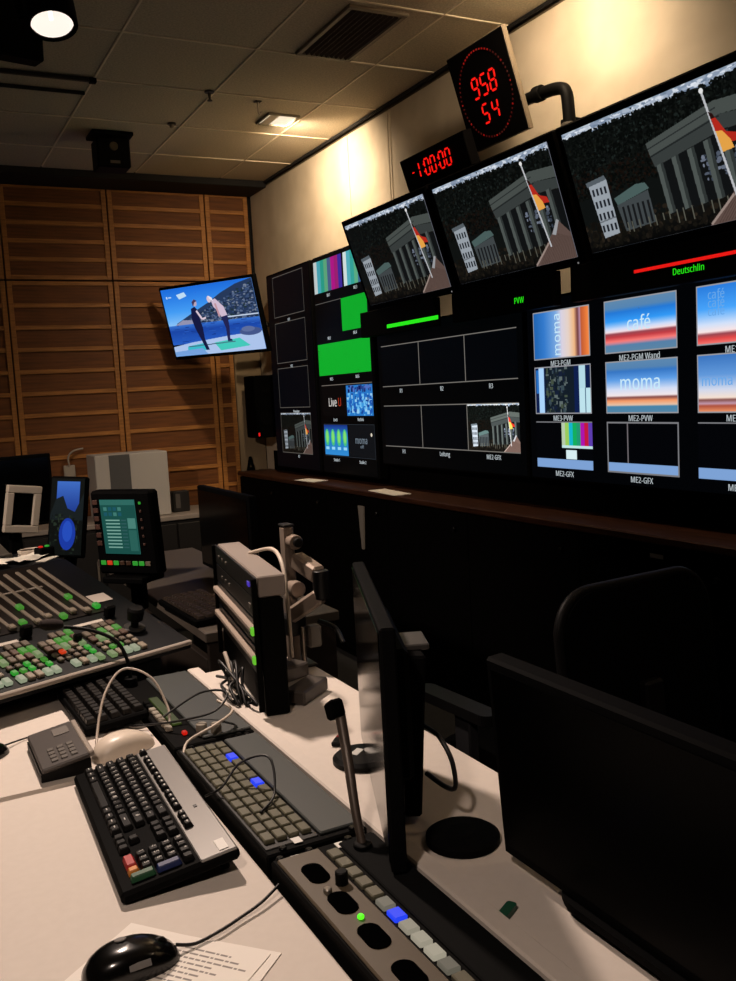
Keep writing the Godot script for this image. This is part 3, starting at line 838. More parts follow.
func build_monitor_wall() -> void:
	gate = paint_gate()
	var cap := glow("caption_screen", Color(0.80, 0.84, 0.86), 0.75)
	# four lower screens
	var a := wall_monitor("portrait_monitor", "upright black monitor with three dark tiles above a street picture", BOX_A, paint_A(), 1.0, 0.012)
	captions(a[1], [["VT1", -5.22, 1.888], ["VT2", -5.22, 1.606], ["Prompter", -5.19, 1.329], ["K7", -5.19, 1.052]], BOX_A, 0.022)
	var b := wall_monitor("portrait_monitor", "upright black monitor with two green tiles and colour bars", BOX_B, paint_B(), 1.0, 0.012)
	captions(b[1], [["ML1", -4.64, 1.966], ["ML3", -4.31, 1.968], ["ML2", -4.66, 1.732], ["ML4", -4.34, 1.738], ["ML5", -4.66, 1.506], ["ML6", -4.34, 1.508], ["LiveU", -4.64, 1.278], ["Netlink", -4.33, 1.280], ["Studio 1", -4.65, 1.052], ["Studio 2", -4.33, 1.052]], BOX_B, 0.022)
	var orange := glow("orange_screen", Color(0.85, 0.25, 0.12), 0.6)
	captions(b[1], [["Live", -4.665, 1.375, 0.062, glow("white_screen", Color(0.9, 0.88, 0.86), 0.8)], ["U", -4.575, 1.375, 0.062, orange], ["moma", -4.335, 1.168, 0.05, glow("pale_screen", Color(0.55, 0.62, 0.68), 0.6)], ["café", -4.33, 1.135, 0.022, glow("pale_screen", Color(0.55, 0.62, 0.68), 0.6)]], BOX_B, 0.02)
	var c := wall_monitor("multiview_monitor", "wide black monitor with two rows of three mostly dark tiles", BOX_C, paint_C(), 1.0, 0.010)
	captions(c[1], [["R1", -3.88, 1.420], ["R2", -3.51, 1.420], ["R3", -3.13, 1.420], ["H1", -3.88, 1.125], ["Leitung", -3.51, 1.125], ["ME2-GFX", -3.13, 1.125]], BOX_C, 0.026)
	var d := wall_monitor("multiview_monitor", "wide black monitor with nine bright blue and orange tiles", BOX_D, paint_D(), 1.05, 0.010)
	captions(d[1], [["ME3-PGM", -2.685, 1.490], ["ME3-PVW", -2.68, 1.287], ["ME2-GFX", -2.68, 1.080], ["ME2-PGM Wand", -2.285, 1.490], ["ME2-PVW", -2.285, 1.287], ["ME2-GFX", -2.285, 1.080], ["ME1-PGM", -1.877, 1.490], ["ME1-PVW", -1.877, 1.287], ["ME1-GFX", -1.877, 1.080]], BOX_D, 0.026)
	var white := glow("logo_screen", Color(0.80, 0.93, 1.0), 0.95)
	var faint := glow("faint_screen", Color(0.45, 0.72, 1.0), 0.8)
	captions(d[1], [["café", -2.285, 1.60, 0.060, white], ["moma", -2.285, 1.405, 0.066, white], ["moma", -2.70, 1.595, 0.055, white, 90.0], ["café", -1.965, 1.655, 0.035, faint], ["café", -1.965, 1.630, 0.035, faint], ["café", -1.965, 1.605, 0.035, faint], ["café", -1.80, 1.655, 0.035, white], ["café", -1.80, 1.630, 0.035, white], ["moma", -1.965, 1.40, 0.042, faint], ["moma", -1.80, 1.40, 0.042, faint]], BOX_D, 0.02)
	# three tilted programme screens above
	var names := ["tilted black monitor showing a gate and flag, first beyond the digital timer", "tilted black monitor showing a gate and flag, below the round red clock", "tilted black monitor showing a gate and flag, above the blue and orange tiles"]
	var bezel: StandardMaterial3D = mats["bezel"]
	var gm := screen_mat(gate, 1.0)
	for i in 3:
		var t := thing("programme_monitor", names[i], "monitor", Vector3(2.08, 2.029, -3.672 + 0.8045 * i), Vector3(17.7, -90, 0), "tilted programme monitors")
		part(t, "housing", bx(0.785, 0.450, 0.048, 0.005), bezel, Vector3(0, 0, -0.028))
		part(t, "screen", plate(0.727, 0.393, 0.003), gm, Vector3(0, 0.002, -0.003))
		part(t, "mount_arm", bx(0.12, 0.10, 0.13, 0.004), bezel, Vector3(0, 0.04, -0.115))
		var on := part(t, "power_light", bx(0.006, 0.006, 0.002, 0.0), glow("power_light", Color(0.6, 0.6, 0.6), 0.5) , Vector3(0.358, -0.215, -0.003))
	# tally strips under them
	var green := glow("tally_green_light", Color(0.16, 0.95, 0.10), 0.9)
	var red := glow("tally_red_light", Color(0.95, 0.10, 0.08), 0.9)
	var us := [[-4.15, -3.452, "slim black tally display with a plain green bar"], [-3.302, -2.637, "slim black tally display with small green letters below the middle gate picture"], [-2.542, -1.84, "slim black tally display with a red bar over green letters"]]
	for i in 3:
		var u = us[i]
		var w: float = u[1] - u[0]
		var t := thing("tally_display", u[2], "tally display", Vector3(2.135, 1.756, (u[0] + u[1]) / 2), Vector3(0, -90, 0), "tally displays under the tilted monitors")
		part(t, "housing", bx(w, 0.124, 0.04, 0.003), bezel, Vector3(0, 0, -0.022))
		var cz: float = (u[0] + u[1]) / 2
		if i == 0:
			part(t, "light_bar", bx(0.46, 0.017, 0.002, 0.0), green, Vector3(-3.64 - cz, -0.028, 0))
		elif i == 1:
			part(t, "lettering", txt("PVW", 0.030), green, Vector3(-2.835 - cz, -0.022, 0))
		else:
			part(t, "light_bar", bx(0.48, 0.010, 0.002, 0.0), red, Vector3(-1.99 - cz, 0.0, 0))
			part(t, "lettering", txt("Deutschlin", 0.026), green, Vector3(-2.008 - cz, -0.024, 0))

const SEG := {"0": "abcdef", "1": "bc", "2": "abged", "3": "abgcd", "4": "fgbc", "5": "afgcd", "6": "afgedc", "7": "abc", "8": "abcdefg", "9": "abfgcd", "-": "g"}

func digit(ch: String, h: float) -> Mesh:
	var k := "d%s%.3f" % [ch, h]
	if meshes.has(k):
		return meshes[k]
	var st := new_st()
	var w := h * 0.5
	var t := h * 0.11
	var mid := {"a": [0, h / 2, 0], "g": [0, 0.0, 0], "d": [0, -h / 2, 0], "f": [-w / 2, h / 4, 1], "b": [w / 2, h / 4, 1], "e": [-w / 2, -h / 4, 1], "c": [w / 2, -h / 4, 1]}
	for s in SEG[ch]:
		var m = mid[s]
		var L: float = (w if m[2] == 0 else h / 2) - t * 0.9
		var o := [Vector2(-L / 2, 0), Vector2(-L / 2 + t / 2, t / 2), Vector2(L / 2 - t / 2, t / 2), Vector2(L / 2, 0), Vector2(L / 2 - t / 2, -t / 2), Vector2(-L / 2 + t / 2, -t / 2)]
		var outl := []
		for p in o:
			var q: Vector2 = p if m[2] == 0 else Vector2(p.y, p.x)
			q += Vector2(m[0], m[1])
			q.x += q.y * 0.12
			outl.append(q)
		add_prism(st, PackedVector2Array(outl), 0.002)
	meshes[k] = st.commit()
	return meshes[k]

func build_clock() -> void:
	var blk := mat("clock_black", Color(0.02, 0.018, 0.018), 0.6, 0.0, 0.15)
	var redg := glow("digit_led", Color(1.0, 0.09, 0.06), 1.0)
	var ring := glow("ring_led", Color(0.62, 0.05, 0.05), 0.14)
	var ringb := glow("ring_led_bright", Color(0.9, 0.08, 0.07), 0.30)
	var t := thing("studio_clock", "square black studio clock with red digits inside a ring of red dots", "clock", Vector3(2.098, 2.514, -2.945), Vector3(17.5, -90, 0))
	part(t, "housing", bx(0.365, 0.365, 0.022, 0.003), mat("clock_case", Color(0.42, 0.37, 0.30), 0.6), Vector3(0, 0, -0.015))
	part(t, "face", bx(0.358, 0.358, 0.004, 0.001), blk, Vector3(0, 0, -0.003))
	part(t, "rear_box", bx(0.20, 0.20, 0.024, 0.004), blk, Vector3(0, -0.02, -0.038))
	var fz := 0.001
	var row1 := [["9", -0.056], ["5", 0.0], ["8", 0.054]]
	for d in row1:
		part(t, "digit", digit(d[0], 0.070), redg, Vector3(d[1] + 0.006, 0.032, fz))
	for d in [["5", -0.031], ["4", 0.031]]:
		part(t, "digit", digit(d[0], 0.066), redg, Vector3(d[1] + 0.002, -0.066, fz))
	for i in 60:
		var a := TAU * i / 60.0
		part(t, "second_dot", bx(0.006, 0.006, 0.002, 0.0), ringb if (i > 54 or i < 5 or i % 5 == 0) else ring, Vector3(sin(a) * 0.155, cos(a) * 0.155, fz), Vector3(0, 0, -rad_to_deg(a)))
	var m := thing("countdown_timer", "long black countdown timer with red digits beside the studio clock", "timer", Vector3(2.06, 2.334, -3.279), Vector3(18, -90, 0))
	part(m, "housing", bx(0.488, 0.132, 0.045, 0.003), blk, Vector3(0.005, 0, -0.024))
	var x := -0.155
	for ch in ["-", "1", ":", "0", "0", ":", "0", "0"]:
		if ch == ":":
			for s in [-1, 1]:
				part(m, "digit", bx(0.006, 0.006, 0.002, 0.0), redg, Vector3(x - 0.008 + s * 0.003, s * 0.014, fz))
			x += 0.016
		else:
			part(m, "digit", digit(ch, 0.062 if ch != "-" else 0.04), redg, Vector3(x + (0.0 if ch != "1" else -0.012), 0, fz))
			x += 0.048
	# bent black pipe that carries both
	var p := thing("clock_bracket", "bent black pipe bracket holding the studio clock", "bracket")
	var pm := mat("pipe_black", Color(0.02, 0.02, 0.02), 0.6, 0.0, 0.2)
	part(p, "pipe", tube(curve([Vector3(2.178, 2.456, -2.80), Vector3(2.177, 2.453, -2.74), Vector3(2.175, 2.442, -2.63), Vector3(2.178, 2.42, -2.585), Vector3(2.180, 2.36, -2.575), Vector3(2.182, 2.285, -2.572)], 5), 0.022, 10), pm)
	part(p, "collar", cyl(0.028, 0.035), pm, Vector3(2.169, 2.451, -2.72), Vector3(90, 8, 0))
	part(p, "collar", cyl(0.028, 0.02), mat("collar_grey", Color(0.3, 0.28, 0.25), 0.5), Vector3(2.181, 2.30, -2.574))
	part(p, "wall_plate", bx(0.115, 0.05, 0.05, 0.003), pm, Vector3(2.240, 2.31, -2.60))

func build_wall_side() -> void:
	# television on a swivel arm
	var tv := thing("wall_television", "flat television with two people exercising by the sea", "television", Vector3(1.81, 1.92, -5.51), Vector3(13.4, -61, 0))
	var bz: StandardMaterial3D = mats["bezel"]
	part(tv, "housing", bx(0.785, 0.462, 0.035, 0.004), bz, Vector3(0, 0, -0.021))
	part(tv, "screen", plate(0.752, 0.426, 0.003), screen_mat(paint_tv(), 0.95), Vector3(0, 0.002, -0.003))
	part(tv, "swivel_arm", bx(0.06, 0.10, 0.14, 0.004), mat("arm_grey", Color(0.45, 0.42, 0.38), 0.5), Vector3(0.12, -0.02, -0.10))
	var ar := thing("television_bracket", "grey double arm bracket between the television and the beige wall", "bracket", Vector3(2.29, 1.86, -5.66))
	part(ar, "wall_plate", bx(0.02, 0.20, 0.09, 0.003), mats["arm_grey"], Vector3(-0.014, 0, 0))
	part(ar, "arm", bx(0.20, 0.03, 0.03, 0.003), mats["arm_grey"], Vector3(-0.12, 0.03, -0.01), Vector3(0, 0, 3))
	part(ar, "arm", bx(0.20, 0.03, 0.03, 0.003), mats["arm_grey"], Vector3(-0.12, -0.05, -0.01), Vector3(0, 0, -3))
	# cable duct
	solo("cable_duct", bx(0.022, 0.90, 0.05, 0.003), mat("duct_white", Color(0.78, 0.72, 0.62), 0.6), "narrow pale cable duct running down the wall beside the television", "cable duct", Vector3(2.282, 1.52, -5.70))
	# loudspeaker
	var sp := thing("wall_loudspeaker", "black wall loudspeaker with a red pilot light beside the upright monitors", "loudspeaker", Vector3(2.205, 1.365, -5.80))
	part(sp, "cabinet", bx(0.15, 0.41, 0.20, 0.006), mat("speaker_black", Color(0.025, 0.025, 0.025), 0.8, 0.0, 0.08))
	part(sp, "woofer", cyl(0.05, 0.006), mat("cone_black", Color(0.03, 0.03, 0.03), 0.7, 0.0, 0.1), Vector3(0, -0.08, 0.101), Vector3(90, 0, 0))
	part(sp, "tweeter", cyl(0.02, 0.006), mats["cone_black"], Vector3(0, 0.10, 0.101), Vector3(90, 0, 0))
	part(sp, "pilot_light", bx(0.010, 0.022, 0.003, 0.0), glow("pilot_light", Color(1, 0.12, 0.12), 0.8), Vector3(-0.062, -0.182, 0.1015))
	# small black easel shaped hook
	var ez := new_st()
	for s in [-1, 1]:
		add_box(ez, Vector3(0.016, 0.14, 0.012), 0.002, Transform3D(Basis(Vector3.BACK, s * 0.22), Vector3(s * 0.016, 0, 0)))
	add_box(ez, Vector3(0.045, 0.03, 0.010), 0.002, Transform3D(Basis.IDENTITY, Vector3(0, -0.02, 0)))
	solo("wall_hook", ez.commit(), mats["speaker_black"], "small black A-shaped hook on the beige strip under the loudspeaker", "hook", Vector3(2.175, 0.955, BZ + 0.006))

func build_console() -> void:
	# long black monitor console with a brown top board
	var t := thing("monitor_console", "long black console cabinet with a brown top under the monitors", "cabinet", Vector3(2.15, 0, -3.05))
	var blk := mat("console_black", Color(0.025, 0.023, 0.022), 0.8, 0.0, 0.1)
	var wood := mat("console_wood", Color(0.26, 0.15, 0.09), 0.5, 0.0, 0.3)
	wood.albedo_texture = noise_tex(0.03, Color(0.6, 0.55, 0.5), Color(1, 1, 1), 7, 256)
	wood.uv1_triplanar = true
	wood.uv1_world_triplanar = true
	wood.uv1_scale = Vector3(6, 6, 0.6)
	part(t, "top_board", bx(0.236, 0.028, 5.55, 0.005), wood, Vector3(0.018, 0.921, -0.1))
	var n := 8
	for i in n:
		var z := -2.87 + 5.55 / n * (i + 0.5)
		var d := part(t, "door", bx(0.018, 0.80, 5.55 / n - 0.006, 0.002), blk, Vector3(-0.076, 0.50, z))
		part(d, "knob", cyl(0.010, 0.018, 12), mat("knob_dark", Color(0.05, 0.05, 0.05), 0.3, 0.6), Vector3(-0.016, 0.33, 0.26), Vector3(0, 0, 90))
	part(t, "body", bx(0.20, 0.86, 5.55, 0.002), blk, Vector3(0.036, 0.475, -0.1))
	part(t, "plinth", bx(0.16, 0.045, 5.55, 0.0), blk, Vector3(0.04, 0.0225, -0.1))
	part(t, "back_panel", bx(0.012, 0.13, 5.3, 0.001), blk, Vector3(0.130, 1.0, -0.1))
	part(t, "sticker", bx(0.002, 0.014, 0.055, 0.0), mat("sticker_white", Color(0.7, 0.7, 0.68), 0.6), Vector3(-0.0868, 0.868, 0.965))
	# narrow grey strip standing before the doors
	var cs := new_st()
	add_prism(cs, PackedVector2Array([Vector2(-0.030, 0.220), Vector2(0.030, 0.220), Vector2(0.008, 0.0), Vector2(-0.008, 0.0)]), 0.010)
	solo("cover_strip", cs.commit(), mat("strip_grey", Color(0.50, 0.48, 0.45), 0.5), "narrow grey tapered cover strip on the black console front", "cover strip", Vector3(2.0565, 0.634, -4.091), Vector3(0, -90, 0))
	# papers lying on the board
	var pm := mat("paper_white", Color(0.85, 0.83, 0.78), 0.8)
	solo("paper_sheet", bx(0.10, 0.003, 0.22, 0.0), pm, "white paper on the brown console top below the upright dark tiles", "paper", Vector3(2.10, 0.9372, -4.80), Vector3(0, 6, 0))
	solo("paper_sheet", bx(0.09, 0.003, 0.30, 0.0), pm, "white paper on the brown console top below the wide dark monitor", "paper", Vector3(2.095, 0.9372, -3.86), Vector3(0, -4, 0))

# ------------------------------------------------------------------ desks
func slab(p: Node3D, called: String, x0: float, x1: float, y0: float, y1: float, z0: float, z1: float, m: Material, b := 0.002) -> MeshInstance3D:
	return part(p, called, bx(x1 - x0, y1 - y0, z1 - z0, b), m, Vector3((x0 + x1) / 2, (y0 + y1) / 2, (z0 + z1) / 2))

func build_desks() -> void:
	var top := mat("desk_top", Color(0.80, 0.765, 0.73), 0.6, 0.0, 0.3)
	top.albedo_texture = noise_tex(0.06, Color(0.98, 0.978, 0.975), Color(1, 1, 1), 12, 256)
	top.uv1_triplanar = true
	top.uv1_world_triplanar = true
	top.uv1_scale = Vector3(3, 3, 3)
	var dark := mat("desk_dark", Color(0.05, 0.045, 0.04), 0.6)
	var t := thing("control_desk", "white control desk with a sunken strip of button panels", "desk", Vector3(0.0, 0, -1.0))
	slab(t, "desktop", -1.0, 0.415, 0.705, 0.740, -0.682, 1.0, top, 0.003)
	part(t, "desktop", prism([Vector2(-1.0, 0.690), Vector2(0.415, 0.690), Vector2(0.415, 1.305), Vector2(-1.0, 0.79)], 0.039), top, Vector3(0, 0.7245, 0), Vector3(-90, 0, 0))
	slab(t, "trough", 0.417, 0.598, 0.690, 0.715, -1.22, 1.0, dark)
	slab(t, "lip_strip", 0.600, 0.632, 0.690, 0.752, -1.22, 1.0, top, 0.003)
	slab(t, "rear_shelf", 0.634, 0.893, 0.705, 0.740, -1.20, 1.0, top, 0.003)
	slab(t, "modesty_panel", 0.80, 0.82, 0.06, 0.70, -1.0, 0.9, dark)
	for x in [-0.9, 0.72]:
		for z in [-0.70, 0.9]:
			slab(t, "leg", x - 0.03, x + 0.03, 0.0, 0.70, z - 0.03, z + 0.03, dark)
	# table that carries the vision mixer, turned towards the room
	var brown := mat("table_side", Color(0.16, 0.125, 0.10), 0.6)
	var m := thing("mixer_table", "dark sided console table carrying the big mixing desk", "table", Vector3(0.627, 0, -2.267), Vector3(0, 20, 0))
	slab(m, "tabletop", -1.5, 0.0, 0.715, 0.745, -1.75, -0.135, mat("table_grey", Color(0.20, 0.185, 0.17), 0.6), 0.003)
	slab(m, "front_panel", -1.5, 0.0, 0.10, 0.712, -0.17, -0.145, brown)
	slab(m, "side_panel", -0.025, 0.0, 0.02, 0.712, -1.74, -0.18, brown)
	slab(m, "side_panel", -1.5, -1.475, 0.02, 0.712, -1.74, -0.18, brown)
	var s := thing("side_table", "light edged side table under the brown keyboard", "table", Vector3(0.90, 0, -3.1))
	slab(s, "tabletop", -0.190, 0.22, 0.755, 0.785, -0.80, 0.69, mat("table_light", Color(0.34, 0.31, 0.28), 0.55), 0.003)
	slab(s, "front_panel", -0.180, 0.21, 0.03, 0.753, 0.66, 0.68, brown)
	slab(s, "side_panel", 0.19, 0.21, 0.0, 0.753, -0.79, 0.655, brown)
	slab(s, "side_panel", -0.180, -0.160, 0.0, 0.70, -0.30, 0.655, brown)

# ------------------------------------------------------------------ things on the white desk
func key_mesh(w: float, d: float, h := 0.009) -> Mesh:
	return bx(w, h, d, 0.0015, Vector2(1.0 - 0.004 / w, 1.0 - 0.004 / d))

func build_keyboard() -> void:
	var t := thing("computer_keyboard", "black and silver computer keyboard with red, yellow, green and blue keys", "keyboard", Vector3(0.308, 0.741, -1.445), Vector3(0, -92, 0))
	var base := Node3D.new()
	var blk := mat("key_black", Color(0.04, 0.037, 0.035), 0.5, 0.0, 0.28)
	var tilt := -7.5
	# local x runs along the keys, -z is the silver back edge
	var B := Basis(Vector3.RIGHT, deg_to_rad(7.5))
	var org := Vector3(0, 0.020, 0)
	var put := func(called: String, mesh: Mesh, m: Material, at: Vector3) -> MeshInstance3D:
		var o := part(t, called, mesh, m)
		o.transform = Transform3D(B, org + B * at)
		return o
	put.call("tray", bx(0.462, 0.018, 0.172, 0.005), mat("tray_black", Color(0.03, 0.03, 0.03), 0.6, 0.0, 0.12), Vector3.ZERO)
	put.call("silver_band", bx(0.456, 0.006, 0.055, 0.002), mat("silver", Color(0.50, 0.49, 0.48), 0.4, 0.35), Vector3(0, 0.0075, -0.0565))
	put.call("sticker", bx(0.032, 0.001, 0.014, 0.0), mat("sticker_white2", Color(0.85, 0.84, 0.82), 0.6), Vector3(0.205, 0.0112, -0.066))
	put.call("badge", bx(0.008, 0.001, 0.005, 0.0), mat("badge_grey", Color(0.2, 0.2, 0.2), 0.5), Vector3(0.06, 0.0112, -0.066))
	for s in [-1, 1]:
		part(t, "foot", bx(0.03, 0.030, 0.012, 0.002), mats["tray_black"], Vector3(s * 0.195, 0.017, -0.068))
	var p := 0.0187
	var y := 0.0135
	var rows := [[-0.0165, [1, 1, 1, 1, 1, 1, 1, 1, 1, 1, 1, 1, 1, 2]], [0.0022, [1.5, 1, 1, 1, 1, 1, 1, 1, 1, 1, 1, 1, 1, 1.5]], [0.0209, [1.75, 1, 1, 1, 1, 1, 1, 1, 1, 1, 1, 1, 2.25]], [0.0396, [2.25, 1, 1, 1, 1, 1, 1, 1, 1, 1, 1, 2.75]], [0.0583, [1.25, 1.25, 1.25, 6.25, 1.25, 1.25, 1.25, 1.25]]]
	var legend := mat("legend_white", Color(0.78, 0.77, 0.75), 0.6)
	var marks := ["^1234567890?'<", "|QWERTZUIOPU+~", "|ASDFGHJKLOA#", "|YXCVBNM,.-|", "||| ||||"]
	for ri in rows.size():
		var r = rows[ri]
		var x := -0.222
		for ki in r[1].size():
			var k: float = r[1][ki]
			var key: MeshInstance3D = put.call("key", key_mesh(k * p - 0.0022, p - 0.0022), blk, Vector3(x + k * p / 2, y, r[0]))
			if marks[ri][ki] != " " and marks[ri][ki] != "|":
				part(key, "legend", txt(marks[ri][ki], 0.0085), legend, Vector3(-0.003, 0.0047, -0.001), Vector3(-90, 0, 0))
			elif marks[ri][ki] == "|":
				part(key, "legend", bx(0.007, 0.0006, 0.0016, 0.0), legend, Vector3(-0.002, 0.0047, 0.0))
			x += k * p
	# function keys sit in the silver band
	var fx := [-0.213]
	for g in 3:
		for k in 4:
			fx.append(-0.176 + g * 0.083 + k * p)
	for k in 3:
		fx.append(0.0785 + k * p)
	for i in fx.size():
		var fk: MeshInstance3D = put.call("key", key_mesh(p - 0.0022, 0.014), blk, Vector3(fx[i], y + 0.001, -0.0405))
		part(fk, "legend", bx(0.006, 0.0006, 0.0022, 0.0), legend, Vector3(-0.001, 0.0047, 0.0))
	for rz in [-0.0165, 0.0022]:
		for k in 3:
			put.call("key", key_mesh(p - 0.0022, p - 0.0022), blk, Vector3(0.0785 + k * p, y, rz))
	put.call("key", key_mesh(p - 0.0022, p - 0.0022), blk, Vector3(0.0785 + p, y, 0.0396))
	for k in 3:
		put.call("key", key_mesh(p - 0.0022, p - 0.0022), blk, Vector3(0.0785 + k * p, y, 0.0583))
	var nx := 0.1515
	for r in 4:
		for k in 3:
			if r == 0 or r < 4:
				var nk: MeshInstance3D = put.call("key", key_mesh(p - 0.0022, p - 0.0022), blk, Vector3(nx + k * p, y, -0.0165 + r * p))
				part(nk, "legend", txt([["N", "/", "*"], ["7", "8", "9"], ["4", "5", "6"], ["1", "2", "3"]][r][k], 0.0085), legend, Vector3(-0.002, 0.0047, -0.001), Vector3(-90, 0, 0))
	put.call("key", key_mesh(p - 0.0022, p - 0.0022), blk, Vector3(nx + 3 * p, y, -0.0165))
	put.call("plus_key", key_mesh(p - 0.0022, 2 * p - 0.0022), mat("key_blue", Color(0.05, 0.12, 0.32), 0.5), Vector3(nx + 3 * p, y, -0.0165 + 1.5 * p))
	put.call("enter_key", key_mesh(p - 0.0022, 2 * p - 0.0022), mat("key_green", Color(0.05, 0.27, 0.15), 0.5), Vector3(nx + 3 * p, y, -0.0165 + 3.5 * p))
	put.call("zero_key", key_mesh(2 * p - 0.0022, p - 0.0022), mat("key_red", Color(0.62, 0.06, 0.08), 0.5), Vector3(nx + 0.5 * p, y, 0.0583))
	put.call("point_key", key_mesh(p - 0.0022, p - 0.0022), mat("key_yellow", Color(0.75, 0.45, 0.12), 0.5), Vector3(nx + 2 * p, y, 0.0583))
	base.free()

func mouse_body(L: float, W: float, H: float) -> Mesh:
	# domed mouse, length along x, cable end at +x
	var st := new_st()
	var nu := 22
	var nv := 10
	var P := func(i: int, j: int) -> Vector3:
		var a := TAU * i / nu
		var v := float(j) / nv * PI / 2
		var ca := cos(a)
		var sa := sin(a)
		var ex := signf(ca) * pow(absf(ca), 0.75) * L / 2
		var ez := signf(sa) * pow(absf(sa), 0.75) * W / 2 * (1.0 - 0.10 * cos(a * 2.0) * 0.5)
		var k := pow(cos(v), 0.55)
		var hump := 1.0 - 0.28 * (ex * k / (L / 2) + 0.25) * (ex * k / (L / 2) + 0.25)
		return Vector3(ex * k, sin(v) * H * hump, ez * k)
	st.set_smooth_group(0)
	for j in nv:
		for i in nu:
			var a: Vector3 = P.call(i, j)
			var b: Vector3 = P.call(i + 1, j)
			var c: Vector3 = P.call(i + 1, j + 1)
			var d: Vector3 = P.call(i, j + 1)
			for q in ([a, b, c, a, c, d] if j < nv - 1 else [a, b, d]):
				st.add_vertex(q)
	st.generate_normals()
	return st.commit()

func build_desk_things() -> void:
	var blk: StandardMaterial3D = mats["key_black"]
	# papers
	rng.seed = 31
	for i in 2:
		var im := blank(210, 297, g8(228, 222, 214))
		for r in 30:
			var x := 18
			var len := rng.randi_range(140, 192)
			while x < len:
				var w := rng.randi_range(3, 14)
				im.fill_rect(Rect2i(x, 20 + r * 9, w, 3), g8(134, 128, 124))
				x += w + 2
		var c := Vector3(0.1675, 0.7412 + 0.0012 * (1 - i), -0.9955) + (Vector3(0.014, 0, 0.012) if i == 1 else Vector3.ZERO)
		var o := solo("printed_sheet", plate(0.21, 0.297, 0.0008), print_mat(im), ["printed white sheet of paper under the black mouse", "second printed sheet peeking out below the sheet under the black mouse"][i], "paper", c)
		var xa := Vector3(0.135, 0, 0.166).normalized()
		o.transform = Transform3D(Basis(xa, Vector3.UP.cross(xa) * -1.0 if false else xa.cross(Vector3.UP) * -1.0, Vector3.UP), c)
		if i == 1:
			o.rotate(Vector3.UP, 0.05)
			o.position = c
	# black mouse on the paper
	var m := thing("computer_mouse", "shiny black mouse with a grey dot lying on the printed paper", "mouse", Vector3(0.194, 0.7429, -1.072), Vector3(0, 2, 0))
	part(m, "shell", mouse_body(0.118, 0.066, 0.034), mat("gloss_black", Color(0.02, 0.02, 0.02), 0.18))
	part(m, "wheel", cyl(0.010, 0.006, 14), blk, Vector3(0.036, 0.0175, 0), Vector3(90, 0, 0))
	part(m, "dot_badge", cyl(0.0075, 0.002, 16), mat("dot_grey", Color(0.45, 0.44, 0.43), 0.4), Vector3(-0.008, 0.0335, -0.012), Vector3(-14, 0, 0))
	part(m, "side_sticker", bx(0.026, 0.008, 0.002, 0.0), mat("dot_grey2", Color(0.40, 0.39, 0.38), 0.5), Vector3(0.004, 0.019, 0.0305), Vector3(-40, 0, 0))
	part(m, "cable", tube(curve([Vector3(0.056, 0.010, 0), Vector3(0.080, 0.004, 0.002), Vector3(0.115, 0.004, -0.006), Vector3(0.150, 0.004, -0.020), Vector3(0.185, 0.006, -0.034), Vector3(0.22, 0.010, -0.055)], 5), 0.0022, 6), mat("cable_black", Color(0.025, 0.025, 0.025), 0.5))
	# white mouse
	var w := thing("computer_mouse", "white mouse with a pale looped cable behind the silver keyboard", "mouse", Vector3(0.342, 0.7448, -1.778), Vector3(0, 24, 0))
	var wh := mat("mouse_white", Color(0.80, 0.75, 0.69), 0.4)
	part(w, "shell", mouse_body(0.135, 0.070, 0.040), wh)
	part(w, "wheel", cyl(0.009, 0.006, 14), mat("wheel_grey", Color(0.4, 0.38, 0.36), 0.5), Vector3(0.040, 0.021, 0), Vector3(90, 0, 0))
	var wc := mat("cable_white", Color(0.70, 0.65, 0.60), 0.5)
	var R := Basis(Vector3.UP, deg_to_rad(-24))
	var o := Vector3(0.342, 0.7448, -1.778)
	var pts := []
	for q in [Vector3(0.275, 0.757, -1.745), Vector3(0.30, 0.765, -1.82), Vector3(0.335, 0.83, -1.89), Vector3(0.385, 0.865, -1.93), Vector3(0.435, 0.845, -1.90), Vector3(0.455, 0.79, -1.86), Vector3(0.450, 0.765, -1.83)]:
		pts.append(R * (q - o))
	pts[0] = Vector3(-0.055, 0.014, 0.0)
	part(w, "cable", tube(curve(pts, 6), 0.0028, 6), wc)
	# grey keypad phone
	var g := thing("keypad_unit", "grey plastic keypad unit propped on a black wedge", "keypad", Vector3(0.224, 0.7446, -1.806), Vector3(0, -90, 0))
	part(g, "wedge", prism([Vector2(-0.045, 0), Vector2(0.045, 0), Vector2(0.045, 0.030), Vector2(-0.045, 0.016)], 0.19), blk, Vector3(0, 0, 0), Vector3(0, 90, 0))
	var tp := part(g, "cover", bx(0.205, 0.010, 0.088, 0.003), mat("phone_grey", Color(0.26, 0.24, 0.23), 0.45), Vector3(0, 0.029, 0), Vector3(9, 0, 0))
	for r in 3:
		for k in 4:
			part(tp, "key", bx(0.014, 0.003, 0.012, 0.001), mat("phone_key", Color(0.34, 0.32, 0.30), 0.5), Vector3(0.022 + k * 0.019, 0.0062, -0.020 + r * 0.018))
	part(tp, "label_field", bx(0.040, 0.002, 0.030, 0.0), mat("phone_label", Color(0.40, 0.38, 0.36), 0.5), Vector3(-0.060, 0.0056, -0.016))
	part(tp, "pale_edge", bx(0.20, 0.011, 0.010, 0.002), mat("phone_pale", Color(0.55, 0.51, 0.47), 0.5), Vector3(0, 0, -0.047))
	# black shortcut keypad
	var n := thing("shortcut_keyboard", "compact black keyboard of chunky keys beside the white mouse", "keyboard", Vector3(0.352, 0.751, -2.036), Vector3(0, -88, 0))
	part(n, "tray", bx(0.285, 0.018, 0.136, 0.004), mat("tray_black", Color(0.03, 0.03, 0.03), 0.6, 0.0, 0.12), Vector3(0, 0.012, 0), Vector3(4, 0, 0))
